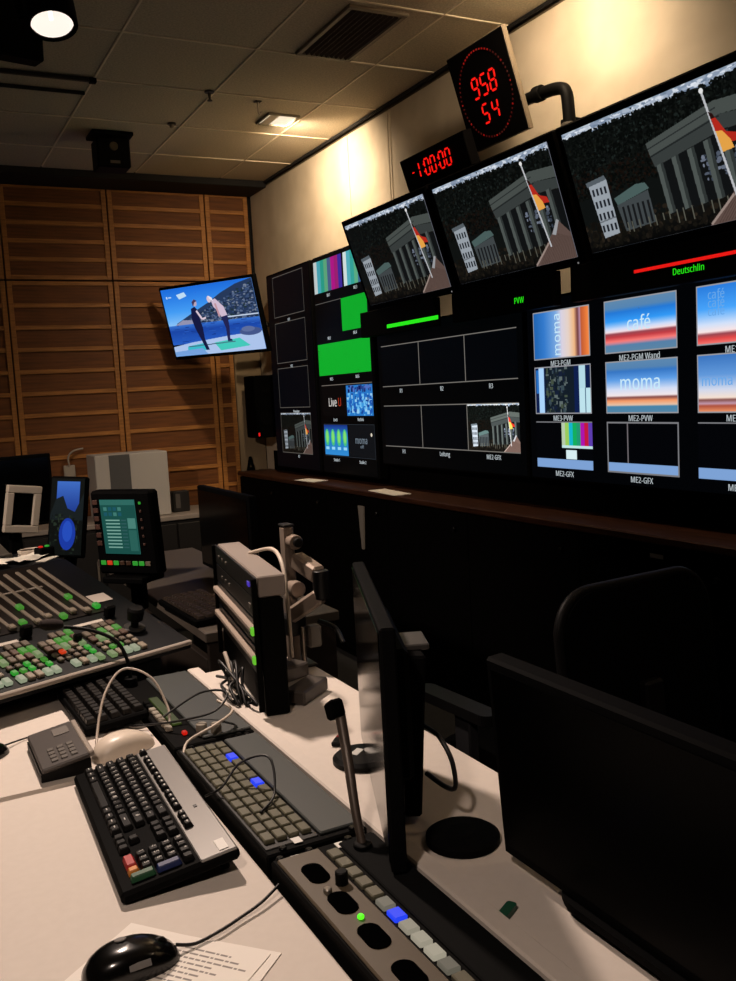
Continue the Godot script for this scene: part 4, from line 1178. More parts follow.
	var km := mat("chunky_key", Color(0.075, 0.062, 0.052), 0.4)
	for r in 5:
		for k in 11:
			part(n, "key", key_mesh(0.0215, 0.0205, 0.012), km, Vector3(-0.120 + k * 0.0240, 0.0265 + 0.0017 * (2 - r), -0.050 + r * 0.0250), Vector3(4, 0, 0))
	# mouse at the picture's edge
	var e := thing("computer_mouse", "small black mouse on the white desk beside the grey keypad", "mouse", Vector3(0.098, 0.7446, -1.90), Vector3(0, 35, 0))
	part(e, "shell", mouse_body(0.105, 0.058, 0.033), mat("gloss_black", Color(0.02, 0.02, 0.02), 0.18))
	part(e, "wheel", cyl(0.009, 0.006, 12), blk, Vector3(0.03, 0.018, 0), Vector3(90, 0, 0))
	part(e, "cable", tube(curve([Vector3(0.05, 0.01, 0), Vector3(0.10, 0.004, -0.005), Vector3(0.15, 0.004, 0.012), Vector3(0.185, 0.010, 0.04)], 5), 0.0018, 6), mats["cable_black"])

func panel_root(called: String, label: String, z0: float, z1: float) -> Node3D:
	# a 19 inch control panel lying in the trough: local x = world +z, local -z = world +x
	return thing(called, label, "control panel", Vector3(0.508, 0.716, (z0 + z1) / 2), Vector3(0, -90, 0))

func build_panels() -> void:
	var frame := mat("panel_black", Color(0.030, 0.029, 0.027), 0.6, 0.0, 0.15)
	var slate := mat("panel_slate", Color(0.22, 0.235, 0.23), 0.5)
	var olive := mat("button_olive", Color(0.33, 0.32, 0.25), 0.45)
	var L := 0.486
	# panel with a field of square buttons
	var a := panel_root("router_panel", "router control panel with a field of olive buttons, two lit blue", -1.700, -1.214)
	part(a, "body", bx(L, 0.036, 0.166, 0.003), frame, Vector3(0, 0.020, 0), Vector3(0, 0, 0))
	part(a, "cover_plate", bx(L - 0.03, 0.006, 0.068, 0.002), slate, Vector3(0, 0.0405, -0.044))
	part(a, "button_plate", bx(L - 0.03, 0.003, 0.086, 0.001), mat("panel_dark_olive", Color(0.055, 0.052, 0.042), 0.5), Vector3(0, 0.0385, 0.036))
	var blue := glow("blue_light", Color(0.14, 0.27, 1.0), 0.9)
	for r in 4:
		for k in 13:
			var lit := r == 0 and (k == 2 or k == 6)
			part(a, "button", bx(0.0275, 0.008, 0.0165, 0.0015), blue if lit else olive, Vector3(-0.199 + k * 0.0332, 0.043, 0.006 + r * 0.0200))
	for x in [-0.236, 0.236]:
		for z in [-0.06, 0.055]:
			part(a, "screw", cyl(0.006, 0.005, 10), mat("screw_dark", Color(0.06, 0.06, 0.06), 0.3, 0.5), Vector3(x, 0.040, z))
	part(a, "label_strip", bx(0.018, 0.001, 0.014, 0.0), mat("sticker_white2", Color(0.85, 0.84, 0.82), 0.6), Vector3(0.225, 0.0405, 0.028))
	# far panel with green display
	var b := panel_root("shading_panel", "dark slate control panel with a green strip display beside the shortcut keyboard", -2.196, -1.710)
	part(b, "body", bx(L, 0.036, 0.166, 0.003), frame, Vector3(0, 0.020, 0))
	part(b, "cover_plate", bx(L - 0.02, 0.006, 0.100, 0.002), slate, Vector3(0, 0.0405, -0.030))
	part(b, "strip_screen", bx(0.20, 0.004, 0.020, 0.001), glow("olive_screen", Color(0.33, 0.42, 0.13), 0.28), Vector3(0.02, 0.040, 0.042))
	for k in 8:
		part(b, "button", bx(0.018, 0.010, 0.014, 0.002), mat("button_pale", Color(0.55, 0.52, 0.47), 0.5) if k > 1 else frame, Vector3(-0.04 + k * 0.026, 0.043, 0.066))
	part(b, "lit_button", bx(0.012, 0.008, 0.010, 0.002), glow("red_light", Color(0.9, 0.12, 0.06), 0.7), Vector3(0.185, 0.043, 0.045))
	for k in 2:
		part(b, "plug", cyl(0.011, 0.024, 14), mat("button_pale", Color(0.55, 0.52, 0.47), 0.5), Vector3(0.205 + 0.016 * k, 0.050, 0.015 - 0.025 * k))
	for x in [-0.236, 0.236]:
		part(b, "screw", cyl(0.006, 0.005, 10), mats["screw_dark"], Vector3(x, 0.040, -0.06))
	# near panel: intercom with oval openings and one row of keys
	var c := panel_root("intercom_panel", "intercom panel with oval speaker openings and a row of square keys", -1.200, -0.714)
	part(c, "body", bx(L, 0.036, 0.166, 0.003), frame, Vector3(0, 0.020, 0))
	part(c, "speaker_plate", bx(L - 0.025, 0.006, 0.066, 0.002), mat("panel_tan", Color(0.30, 0.26, 0.20), 0.5), Vector3(0, 0.0405, 0.045))
	part(c, "cover_plate", bx(L - 0.025, 0.005, 0.060, 0.002), mat("panel_slate_dark", Color(0.06, 0.062, 0.062), 0.7, 0.0, 0.15), Vector3(0, 0.040, -0.050))
	for k in 4:
		part(c, "oval_opening", prism(round_rect(0.056, 0.030, 0.0149, 6), 0.002), mat("hole_black", Color(0.008, 0.008, 0.008), 0.9, 0.0, 0.03), Vector3(-0.165 + k * 0.087, 0.0442, 0.046), Vector3(-90, 0, 0))
	var lev := [0.16, 0.17, 0.16, 0.17, 0.2, 0.40, 1.0, 0.55, 0.60, 0.62, 0.36, 0.22, 0.18, 0.16]
	for k in 14:
		var col: Material = blue
		if k != 6:
			var v: float = lev[k]
			if v > 0.3:
				col = glow("key_light%d" % int(v * 100), Color(0.9, 0.86, 0.76), v * v * 1.1)
			else:
				col = mat("key_olive", Color(0.36, 0.35, 0.29), 0.45)
		part(c, "key", bx(0.0245, 0.008, 0.0185, 0.0015), col, Vector3(-0.200 + k * 0.0305, 0.0425, -0.001))
	part(c, "key_rail", bx(L - 0.03, 0.004, 0.026, 0.001), frame, Vector3(0, 0.0385, -0.001))
	part(c, "knob", cyl(0.009, 0.020, 14), blk_knob(), Vector3(-0.122, 0.052, 0.026))
	part(c, "jack", cyl(0.006, 0.008, 12), mat("jack_steel", Color(0.55, 0.53, 0.5), 0.3, 0.7), Vector3(-0.112, 0.046, 0.052))
	part(c, "status_light", cyl(0.0045, 0.006, 10), glow("green_light", Color(0.35, 1.0, 0.12), 1.2), Vector3(-0.034, 0.046, 0.042))
	for z in [-0.01, 0.060]:
		part(c, "label_sticker", bx(0.016, 0.001, 0.013, 0.0), mats["sticker_white2"], Vector3(-0.228, 0.0392, z - 0.012))
	for z in [-0.06, -0.04, 0.024, 0.07]:
		part(c, "screw", cyl(0.006, 0.005, 10), mats["screw_dark"], Vector3(-0.238, 0.040, z))

func blk_knob() -> Material:
	return mat("knob_black", Color(0.02, 0.02, 0.02), 0.45, 0.0, 0.25)

# ------------------------------------------------------------------ desk monitors, chair
func build_desk_monitors() -> void:
	var bez: StandardMaterial3D = mats["bezel"]
	var gls := mat("dark_glass", Color(0.012, 0.012, 0.013), 0.12, 0.0, 0.3)
	# thin monitor seen nearly edge on
	var t := thing("desk_monitor", "thin switched-off monitor standing edge-on with the desk mirrored in its glass", "monitor", Vector3(0.642, 0.746, -1.290), Vector3(0, -112.4, 0))
	part(t, "housing", bx(0.50, 0.345, 0.022, 0.003), bez, Vector3(0, 0.188, -0.013))
	part(t, "screen", bx(0.482, 0.325, 0.002, 0.0), gls, Vector3(0, 0.190, -0.001))
	part(t, "back_cover", bx(0.30, 0.20, 0.03, 0.008), bez, Vector3(0, 0.20, -0.038))
	part(t, "neck", bx(0.075, 0.26, 0.028, 0.004), bez, Vector3(0.03, 0.135, -0.066), Vector3(-4, 0, 0))
	part(t, "mount_plate", bx(0.08, 0.010, 0.05, 0.002), mat("mount_grey", Color(0.20, 0.19, 0.18), 0.5), Vector3(-0.01, 0.268, -0.075))
	part(t, "foot", lathe([Vector2(0, -0.004), Vector2(0.056, -0.004), Vector2(0.056, 0.006), Vector2(0.050, 0.010), Vector2(0.02, 0.013), Vector2(0, 0.013)], 30), bez, Vector3(0.135, -0.0005, -0.122))
	part(t, "cable", tube(curve([Vector3(0.03, 0.06, -0.085), Vector3(0.065, 0.05, -0.11), Vector3(0.10, 0.065, -0.12), Vector3(0.105, 0.11, -0.115), Vector3(0.08, 0.14, -0.10), Vector3(0.03, 0.14, -0.085)], 6), 0.004, 6), mats["cable_black"])
	# large dark monitor beside it
	var d := thing("desk_monitor", "large switched-off black monitor on the rear shelf of the white desk", "monitor", Vector3(0.712, 0.741, -0.75), Vector3(4, -90, 0))
	part(d, "housing", bx(0.55, 0.290, 0.03, 0.004), bez, Vector3(0.0, 0.165, -0.017))
	part(d, "screen", bx(0.522, 0.258, 0.002, 0.0), mat("matt_glass", Color(0.012, 0.012, 0.013), 0.3, 0.0, 0.12), Vector3(0.0, 0.167, -0.001))
	part(d, "back_cover", bx(0.36, 0.18, 0.035, 0.01), bez, Vector3(0.0, 0.165, -0.045))
	part(d, "neck", bx(0.09, 0.16, 0.03, 0.004), bez, Vector3(0.0, 0.09, -0.070), Vector3(-4, 0, 0))
	part(d, "foot", prism(round_rect(0.40, 0.17, 0.07, 8), 0.010), bez, Vector3(0.02, 0.012, -0.075), Vector3(-94, 0, 0))
	# slim gooseneck microphone before the thin monitor
	var g := thing("desk_microphone", "slim desk microphone on a thin bent stem before the thin monitor", "microphone", Vector3(0.553, 0.757, -1.175))
	var gm := mat("stem_grey", Color(0.30, 0.26, 0.23), 0.4, 0.3)
	part(g, "stem", tube(curve([Vector3(0.0, 0.0, 0.02), Vector3(0.004, 0.05, -0.008), Vector3(0.014, 0.11, -0.045), Vector3(0.026, 0.165, -0.090)], 6), 0.0065, 8, 0.009), gm)
	part(g, "head", bx(0.022, 0.028, 0.034, 0.004), mat("mic_black", Color(0.02, 0.018, 0.016), 0.8, 0.0, 0.08), Vector3(0.020, 0.172, -0.096), Vector3(-30, 0, 0))
	part(g, "foot", cyl(0.014, 0.010, 14), blk_knob(), Vector3(0.0, 0.003, 0.02))

func build_chair() -> void:
	var t := thing("office_chair", "black office chair with a rounded mesh back between desk and console", "chair", Vector3(1.43, 0, -1.76), Vector3(0, 4, 0))
	var fab := mat("chair_black", Color(0.016, 0.016, 0.017), 0.85, 0.0, 0.08)
	var pl := mat("chair_plastic", Color(0.045, 0.043, 0.045), 0.5, 0.0, 0.2)
	part(t, "seat", prism(round_rect(0.50, 0.48, 0.10, 6), 0.07), fab, Vector3(0, 0.47, -0.02), Vector3(-90, 0, 0))
	var back := part(t, "backrest", prism(round_rect(0.46, 0.50, 0.09, 8), 0.035), fab, Vector3(0, 0.715, 0.25), Vector3(-6, 0, 0))
	var rim := []
	for p in round_rect(0.468, 0.508, 0.094, 8):
		rim.append(Vector3(p.x, p.y, 0.0))
	rim.append(rim[0])
	part(back, "rim", tube(rim, 0.012, 8), pl)
	part(t, "back_post", bx(0.06, 0.40, 0.03, 0.006), pl, Vector3(0, 0.55, 0.285), Vector3(-4, 0, 0))
	for s in [-1, 1]:
		part(t, "armrest", prism(round_rect(0.055, 0.30, 0.026, 5), 0.026), mat("arm_plastic", Color(0.06, 0.058, 0.06), 0.3), Vector3(s * 0.255, 0.645, -0.12), Vector3(-90, 0, 0))
		part(t, "arm_post", bx(0.03, 0.22, 0.06, 0.004), mat("post_grey", Color(0.14, 0.14, 0.15), 0.4), Vector3(s * 0.255, 0.52, -0.08))
	part(t, "gas_column", cyl(0.028, 0.36, 16), pl, Vector3(0, 0.26, 0))
	for k in 5:
		var a := TAU * k / 5.0 + 0.3
		var l := part(t, "base_leg", bx(0.30, 0.03, 0.045, 0.005), pl, Vector3(cos(a) * 0.155, 0.09, -sin(a) * 0.155), Vector3(0, rad_to_deg(a), -6))
		part(l, "caster", cyl(0.028, 0.04, 14), pl, Vector3(0.135, -0.046, 0), Vector3(90, 0, 0))

# ------------------------------------------------------------------ equipment on the rear shelf
func build_equipment() -> void:
	var dk := mat("rack_black", Color(0.03, 0.028, 0.026), 0.6, 0.0, 0.12)
	# stacked 19 inch units turned to the operators
	var t := thing("rack_stack", "small stack of rack units with pale strips and green lights", "rack", Vector3(0.686, 0.741, -2.053), Vector3(0, -98.7, 0))
	part(t, "frame", bx(0.515, 0.255, 0.052, 0.003), dk, Vector3(0, 0.129, -0.030))
	part(t, "top_unit", bx(0.505, 0.046, 0.060, 0.003), mat("unit_grey", Color(0.50, 0.46, 0.43), 0.5), Vector3(0, 0.282, -0.034))
	var y := 0.280
	for i in 4:
		var u := part(t, "faceplate", bx(0.520, [0.046, 0.044, 0.056, 0.060][i], 0.004, 0.001), mat("face_dark", Color(0.07, 0.065, 0.06), 0.4), Vector3(0, y, 0.001))
		y -= [0.048, 0.053, 0.063, 0.0][i]
		if i < 2:
			for k in 3:
				part(u, "button", bx(0.010, 0.008, 0.004, 0.001), mat("face_btn", Color(0.35, 0.33, 0.3), 0.4), Vector3(-0.19 + k * 0.05 + i * 0.03, 0, 0.003))
			part(u, "indicator_light", bx(0.022, 0.010, 0.003, 0.0), glow("violet_light", Color(0.35, 0.25, 0.9), 0.5) if i == 0 else mats["face_btn"], Vector3(0.19, 0.0, 0.003))
		else:
			part(u, "pale_strip", bx(0.49, 0.014, 0.014, 0.003), mat("strip_pale", Color(0.62, 0.56, 0.51), 0.4), Vector3(-0.004, 0.010, 0.008))
			part(u, "indicator_light", bx(0.014, 0.018, 0.015, 0.002), glow("lime_light", Color(0.45, 0.85, 0.2), 0.7), Vector3(0.250, 0.010, 0.0085))
	for x in [-0.256, 0.256]:
		part(t, "ear", bx(0.010, 0.29, 0.012, 0.002), dk, Vector3(x, 0.158, 0.005))
	part(t, "white_cable", tube(curve([Vector3(-0.05, 0.306, -0.05), Vector3(0.04, 0.325, -0.085), Vector3(0.12, 0.30, -0.090), Vector3(0.17, 0.22, -0.085), Vector3(0.18, 0.10, -0.085)], 6), 0.005, 6), mat("cable_ivory", Color(0.75, 0.70, 0.64), 0.5))
	# silver monitor arm column
	var al := mat("aluminium", Color(0.58, 0.52, 0.47), 0.4, 0.25)
	var dkj := mat("joint_black", Color(0.04, 0.04, 0.04), 0.4)
	var p := thing("support_column", "silver column with two folded arms standing on the desk", "support column", Vector3(0.850, 0.741, -2.115))
	part(p, "column", bx(0.026, 0.36, 0.040, 0.006), al, Vector3(0, 0.18, 0))
	part(p, "column_cap", bx(0.028, 0.006, 0.042, 0.002), dkj, Vector3(0, 0.361, 0))
	part(p, "knob", cyl(0.018, 0.030, 16), al, Vector3(0.004, 0.322, 0.036), Vector3(90, 0, 0))
	part(p, "knob_end", cyl(0.012, 0.012, 12), dkj, Vector3(0.006, 0.322, 0.056), Vector3(90, 0, 0))
	var arm := func(a: Vector3, b: Vector3, th: float) -> void:
		var o := part(p, "arm", bx(th, th * 1.15, a.distance_to(b), 0.006), al, (a + b) / 2)
		o.basis = Basis.looking_at((b - a).normalized(), Vector3.UP)
	arm.call(Vector3(0.012, 0.275, 0.02), Vector3(0.035, 0.245, 0.105), 0.036)
	arm.call(Vector3(0.035, 0.195, 0.110), Vector3(-0.02, 0.140, 0.045), 0.034)
	part(p, "elbow", cyl(0.020, 0.070, 16), dkj, Vector3(0.037, 0.222, 0.110))
	part(p, "elbow", cyl(0.020, 0.05, 16), al, Vector3(0.0, 0.205, 0.03), Vector3(90, 0, 0))
	part(p, "clamp", bx(0.05, 0.05, 0.06, 0.005), dkj, Vector3(-0.01, 0.115, 0.03))
	part(p, "lever", tube(curve([Vector3(0.03, 0.13, 0.10), Vector3(0.05, 0.12, 0.15), Vector3(0.055, 0.09, 0.18)], 4), 0.006, 6), dkj)
	part(p, "base_plate", bx(0.09, 0.008, 0.09, 0.003), dkj, Vector3(0, 0.005, 0))
	# thin rod with white plug box
	var r := thing("cable_rod", "thin steel rod with a grey plug box beside the silver column", "rod", Vector3(0.848, 0.741, -2.045))
	part(r, "rod", cyl(0.0065, 0.115, 12), mat("rod_steel", Color(0.65, 0.6, 0.55), 0.25, 0.6), Vector3(0, 0.058, 0))
	part(r, "plug_box", bx(0.035, 0.055, 0.028, 0.005), mat("plug_grey", Color(0.42, 0.40, 0.37), 0.5), Vector3(0.022, 0.092, 0.016))
	# power adapters
	var ad := mat("adapter_grey", Color(0.25, 0.225, 0.205), 0.5)
	solo("power_adapter", bx(0.055, 0.032, 0.115, 0.004), ad, "dark power adapter brick lying crosswise beside the silver column", "power adapter", Vector3(0.775, 0.7575, -1.87), Vector3(0, -52, 0))
	solo("power_adapter", bx(0.05, 0.035, 0.09, 0.004), ad, "dark power adapter brick pushed against the steel rod", "power adapter", Vector3(0.795, 0.7590, -2.02), Vector3(0, -70, 0))
	# tangle of cables, one bundle
	rng.seed = 77
	var c := Vector3(0.636, 0.757, -1.90)
	var tg := thing("cable_bundle", "tangled bundle of black cables and one pale lead before the rack units", "cables", c)
	for i in 7:
		var q := [Vector3(rng.randf_range(0.0, 0.03), 0.0, -0.08 - 0.02 * i), Vector3(rng.randf_range(-0.035, 0.018), rng.randf_range(0.01, 0.07), rng.randf_range(-0.10, -0.02)), Vector3(rng.randf_range(-0.03, 0.012), rng.randf_range(0.01, 0.05), rng.randf_range(-0.05, 0.03)), Vector3(rng.randf_range(-0.03, 0.012), 0.0, rng.randf_range(0.0, 0.06)), Vector3(rng.randf_range(-0.03, 0.010), 0.0, rng.randf_range(-0.06, 0.04))]
		part(tg, "cable", tube(curve(q, 6), 0.0035, 6), mats["cable_black"])
	part(tg, "pale_lead", tube(curve([Vector3(0.004, 0.001, -0.06), Vector3(-0.001, 0.053, -0.08), Vector3(-0.004, 0.083, -0.10), Vector3(-0.004, 0.023, -0.03), Vector3(0.004, 0.0, 0.01)], 6), 0.005, 6), mats["cable_ivory"])
	# small things on the rear shelf
	var us := thing("memory_stick", "tiny red and black memory stick on the white rear shelf", "memory stick", Vector3(0.712, 0.7455, -1.575), Vector3(0, 50, 0))
	part(us, "body", bx(0.030, 0.009, 0.018, 0.002), blk_knob())
	part(us, "cap", bx(0.014, 0.010, 0.018, 0.003), mat("cap_red", Color(0.45, 0.02, 0.03), 0.35), Vector3(0.020, 0.0, 0))
	var di := thing("round_stand", "round black stand base with a white label on the rear shelf", "stand", Vector3(0.715, 0.741, -1.475))
	part(di, "disc", lathe([Vector2(0, 0), Vector2(0.055, 0), Vector2(0.055, 0.008), Vector2(0.048, 0.014), Vector2(0, 0.018)], 26), blk_knob())
	part(di, "label", bx(0.024, 0.001, 0.015, 0.0), mats["sticker_white"], Vector3(-0.008, 0.0178, -0.004), Vector3(0, 30, 6))
	solo("tape_roll", prism(round_rect(0.035, 0.014, 0.004, 4), 0.008), mat("tape_green", Color(0.03, 0.28, 0.20), 0.5), "small green tape piece on the rear shelf by the large monitor", "tape", Vector3(0.644, 0.7450, -0.925), Vector3(-90, 30, 0))
	# cables across the panels
	solo("panel_cable", tube(curve([Vector3(0.412, 0.752, -1.47), Vector3(0.435, 0.772, -1.445), Vector3(0.475, 0.80, -1.46), Vector3(0.515, 0.812, -1.425), Vector3(0.50, 0.772, -1.37), Vector3(0.46, 0.766, -1.33)], 6), 0.0022, 6), mats["cable_black"], "thin black cable looped over the olive button field", "cable")
	solo("panel_cable", tube(curve([Vector3(0.44, 0.775, -1.84), Vector3(0.52, 0.81, -1.84), Vector3(0.56, 0.82, -1.78), Vector3(0.52, 0.80, -1.74), Vector3(0.455, 0.778, -1.79), Vector3(0.40, 0.760, -1.86), Vector3(0.36, 0.748, -1.925)], 6), 0.0024, 6), mats["cable_black"], "thin black cable looped over the dark slate panel", "cable")
	solo("panel_cable", tube(curve([Vector3(0.43, 0.748, -1.66), Vector3(0.45, 0.765, -1.70), Vector3(0.51, 0.785, -1.705), Vector3(0.56, 0.79, -1.75), Vector3(0.545, 0.80, -1.80)], 6), 0.003, 6), mats["cable_ivory"], "pale cable lying across the gap between two control panels", "cable")

# ------------------------------------------------------------------ mixing desk
func build_mixer() -> void:
	var t := thing("mixing_desk", "large mixing desk with rows of green lit buttons and long faders", "mixing desk", Vector3(0.627, 0.746, -2.267), Vector3(0, 20, 0))
	var navy := mat("mixer_navy", Color(0.05, 0.054, 0.064), 0.5, 0.0, 0.3)
	var dark := mat("mixer_dark", Color(0.045, 0.040, 0.036), 0.5)
	var pale := mat("mixer_pale", Color(0.62, 0.58, 0.54), 0.4)
	# wedge shaped body, section in y/z extruded along x
	var th := deg_to_rad(15.0)
	var D := 0.62
	var st := new_st()
	add_prism(st, PackedVector2Array([Vector2(0.14, 0.0), Vector2(0.0, 0.045), Vector2(0.0, 0.066), Vector2(D * cos(th), 0.066 + D * sin(th)), Vector2(D * cos(th), 0.0)]), 1.40, Transform3D(Basis(Vector3.UP, PI / 2), Vector3(-0.70, 0, 0)))
	part(t, "body", st.commit(), navy)
	var lx := D * cos(th)
	var ly := 0.066 + D * sin(th)
	part(t, "rear_ledge", bx(1.40, ly, 0.26, 0.004), navy, Vector3(-0.70, ly / 2, -lx - 0.131))
	part(t, "front_edge", bx(1.40, 0.012, 0.012, 0.003), pale, Vector3(-0.70, 0.062, 0.004))
	var B := Basis(Vector3.RIGHT, th)
	var put := func(called: String, mesh: Mesh, m: Material, x: float, s: float, hgt := 0.0) -> MeshInstance3D:
		var o := part(t, called, mesh, m)
		o.transform = Transform3D(B, Vector3(x, 0.066, 0) + B * Vector3(0, hgt, -s))
		return o
	var lit := [glow("button_light_a", Color(0.40, 0.80, 0.28), 0.34), glow("button_light_b", Color(0.24, 0.78, 0.24), 0.48), glow("button_light_c", Color(0.66, 0.78, 0.52), 0.36)]
	var off := [mat("button_off_a", Color(0.48, 0.44, 0.38), 0.5), mat("button_off_b", Color(0.34, 0.30, 0.25), 0.5), mat("button_off_c", Color(0.28, 0.20, 0.15), 0.5)]
	var amber := glow("amber_light", Color(0.95, 0.28, 0.12), 0.6)
	rng.seed = 99
	var key := bx(0.017, 0.010, 0.026, 0.002)
	var small := bx(0.014, 0.008, 0.016, 0.002)
	put.call("fader_plate", bx(1.28, 0.004, 0.36, 0.001), mat("mixer_brown", Color(0.085, 0.064, 0.052), 0.5, 0.0, 0.3), -0.73, 0.430, 0.001)
	put.call("divider", bx(1.22, 0.006, 0.007, 0.001), pale, -0.77, 0.46, 0.004)
	var white := glow("button_light_w", Color(0.80, 0.84, 0.70), 0.42)
	for k in 25:
		var x := -0.125 - k * 0.0212 - (k / 5) * 0.010
		var g := (k / 5) % 2
		for r in 6:
			var s: float = [0.030, 0.062, 0.086, 0.116, 0.146, 0.176][r]
			if r == 0 and k % 10 == 9:
				continue
			if r == 5 and k % 5 > 2:
				continue
			var q := rng.randf()
			var m: Material = off[0]
			if r == 0:
				m = white if q < 0.40 else (lit[2] if q < 0.68 else off[0])
			elif r < 3:
				m = lit[1] if q < 0.26 else (lit[0] if q < 0.42 else off[rng.randi() % 2])
			elif r == 3:
				m = lit[2] if q < 0.25 else off[rng.randi() % 3]
			else:
				m = lit[0] if q < 0.12 else off[rng.randi() % 3]
			put.call("key", small if r == 1 or r == 2 else key, m, x, s + (0.004 if g == 1 else 0.0), 0.005)
	for k in 3:
		var x := -0.178 - k * 0.232
		put.call("name_strip", bx(0.100, 0.003, 0.014, 0.001), mat("strip_white", Color(0.75, 0.72, 0.68), 0.5), x, 0.205, 0.002)
		put.call("lit_button", small, amber, x - 0.13, 0.090, 0.010)
		put.call("transition_lever", bx(0.030, 0.034, 0.018, 0.005), blk_knob(), x + 0.075, 0.215, 0.018)
		put.call("transition_lever", bx(0.022, 0.026, 0.016, 0.005), blk_knob(), x - 0.070, 0.125, 0.016)
	for k in 17:
		var x := -0.105 - k * 0.0345
		put.call("fader_slot", bx(0.0105, 0.005, 0.31, 0.001), mat("slot_pale", Color(0.46, 0.42, 0.37), 0.5), x, 0.425, 0.005)
		put.call("fader_cap", bx(0.017, 0.013, 0.022, 0.003), lit[rng.randi() % 2] if k % 3 == 0 else off[0], x, 0.262 + (0.014 if k % 2 == 0 else 0.0), 0.010)
		if k % 4 == 1:
			put.call("fader_cap", bx(0.017, 0.013, 0.022, 0.003), lit[0], x, 0.36, 0.010)
	# joystick on the plain right end
	var js: MeshInstance3D = put.call("joystick_base", cyl(0.028, 0.006, 24), mat("joy_grey", Color(0.16, 0.16, 0.16), 0.35), -0.085, 0.125, 0.004)
	part(js, "joystick_knob", lathe([Vector2(0.010, 0.0), Vector2(0.010, 0.018), Vector2(0.020, 0.024), Vector2(0.022, 0.050), Vector2(0.018, 0.056), Vector2(0, 0.057)], 20), blk_knob())
	put.call("note_sheet", bx(0.10, 0.001, 0.05, 0.0), mat("note_white", Color(0.78, 0.74, 0.70), 0.8), -0.085, 0.33, 0.0015)
	# gooseneck microphone
	var g := thing("gooseneck_microphone", "black gooseneck microphone with a brown foam head over the mixing desk", "microphone", Vector3(0.447, 0.7545, -2.165))
	part(g, "base", cyl(0.016, 0.02, 16), blk_knob(), Vector3(0, 0.010, 0))
	part(g, "gooseneck", tube(curve([Vector3(0, 0.015, 0), Vector3(-0.002, 0.06, -0.008), Vector3(-0.02, 0.105, -0.03), Vector3(-0.07, 0.135, -0.055), Vector3(-0.13, 0.150, -0.075)], 6), 0.0045, 8), blk_knob())
	part(g, "foam_head", lathe([Vector2(0, -0.034), Vector2(0.010, -0.030), Vector2(0.014, -0.012), Vector2(0.014, 0.010), Vector2(0.009, 0.024), Vector2(0, 0.028)], 16), mat("foam_brown", Color(0.10, 0.045, 0.035), 0.9), Vector3(-0.16, 0.158, -0.085), Vector3(0, 20, 78))

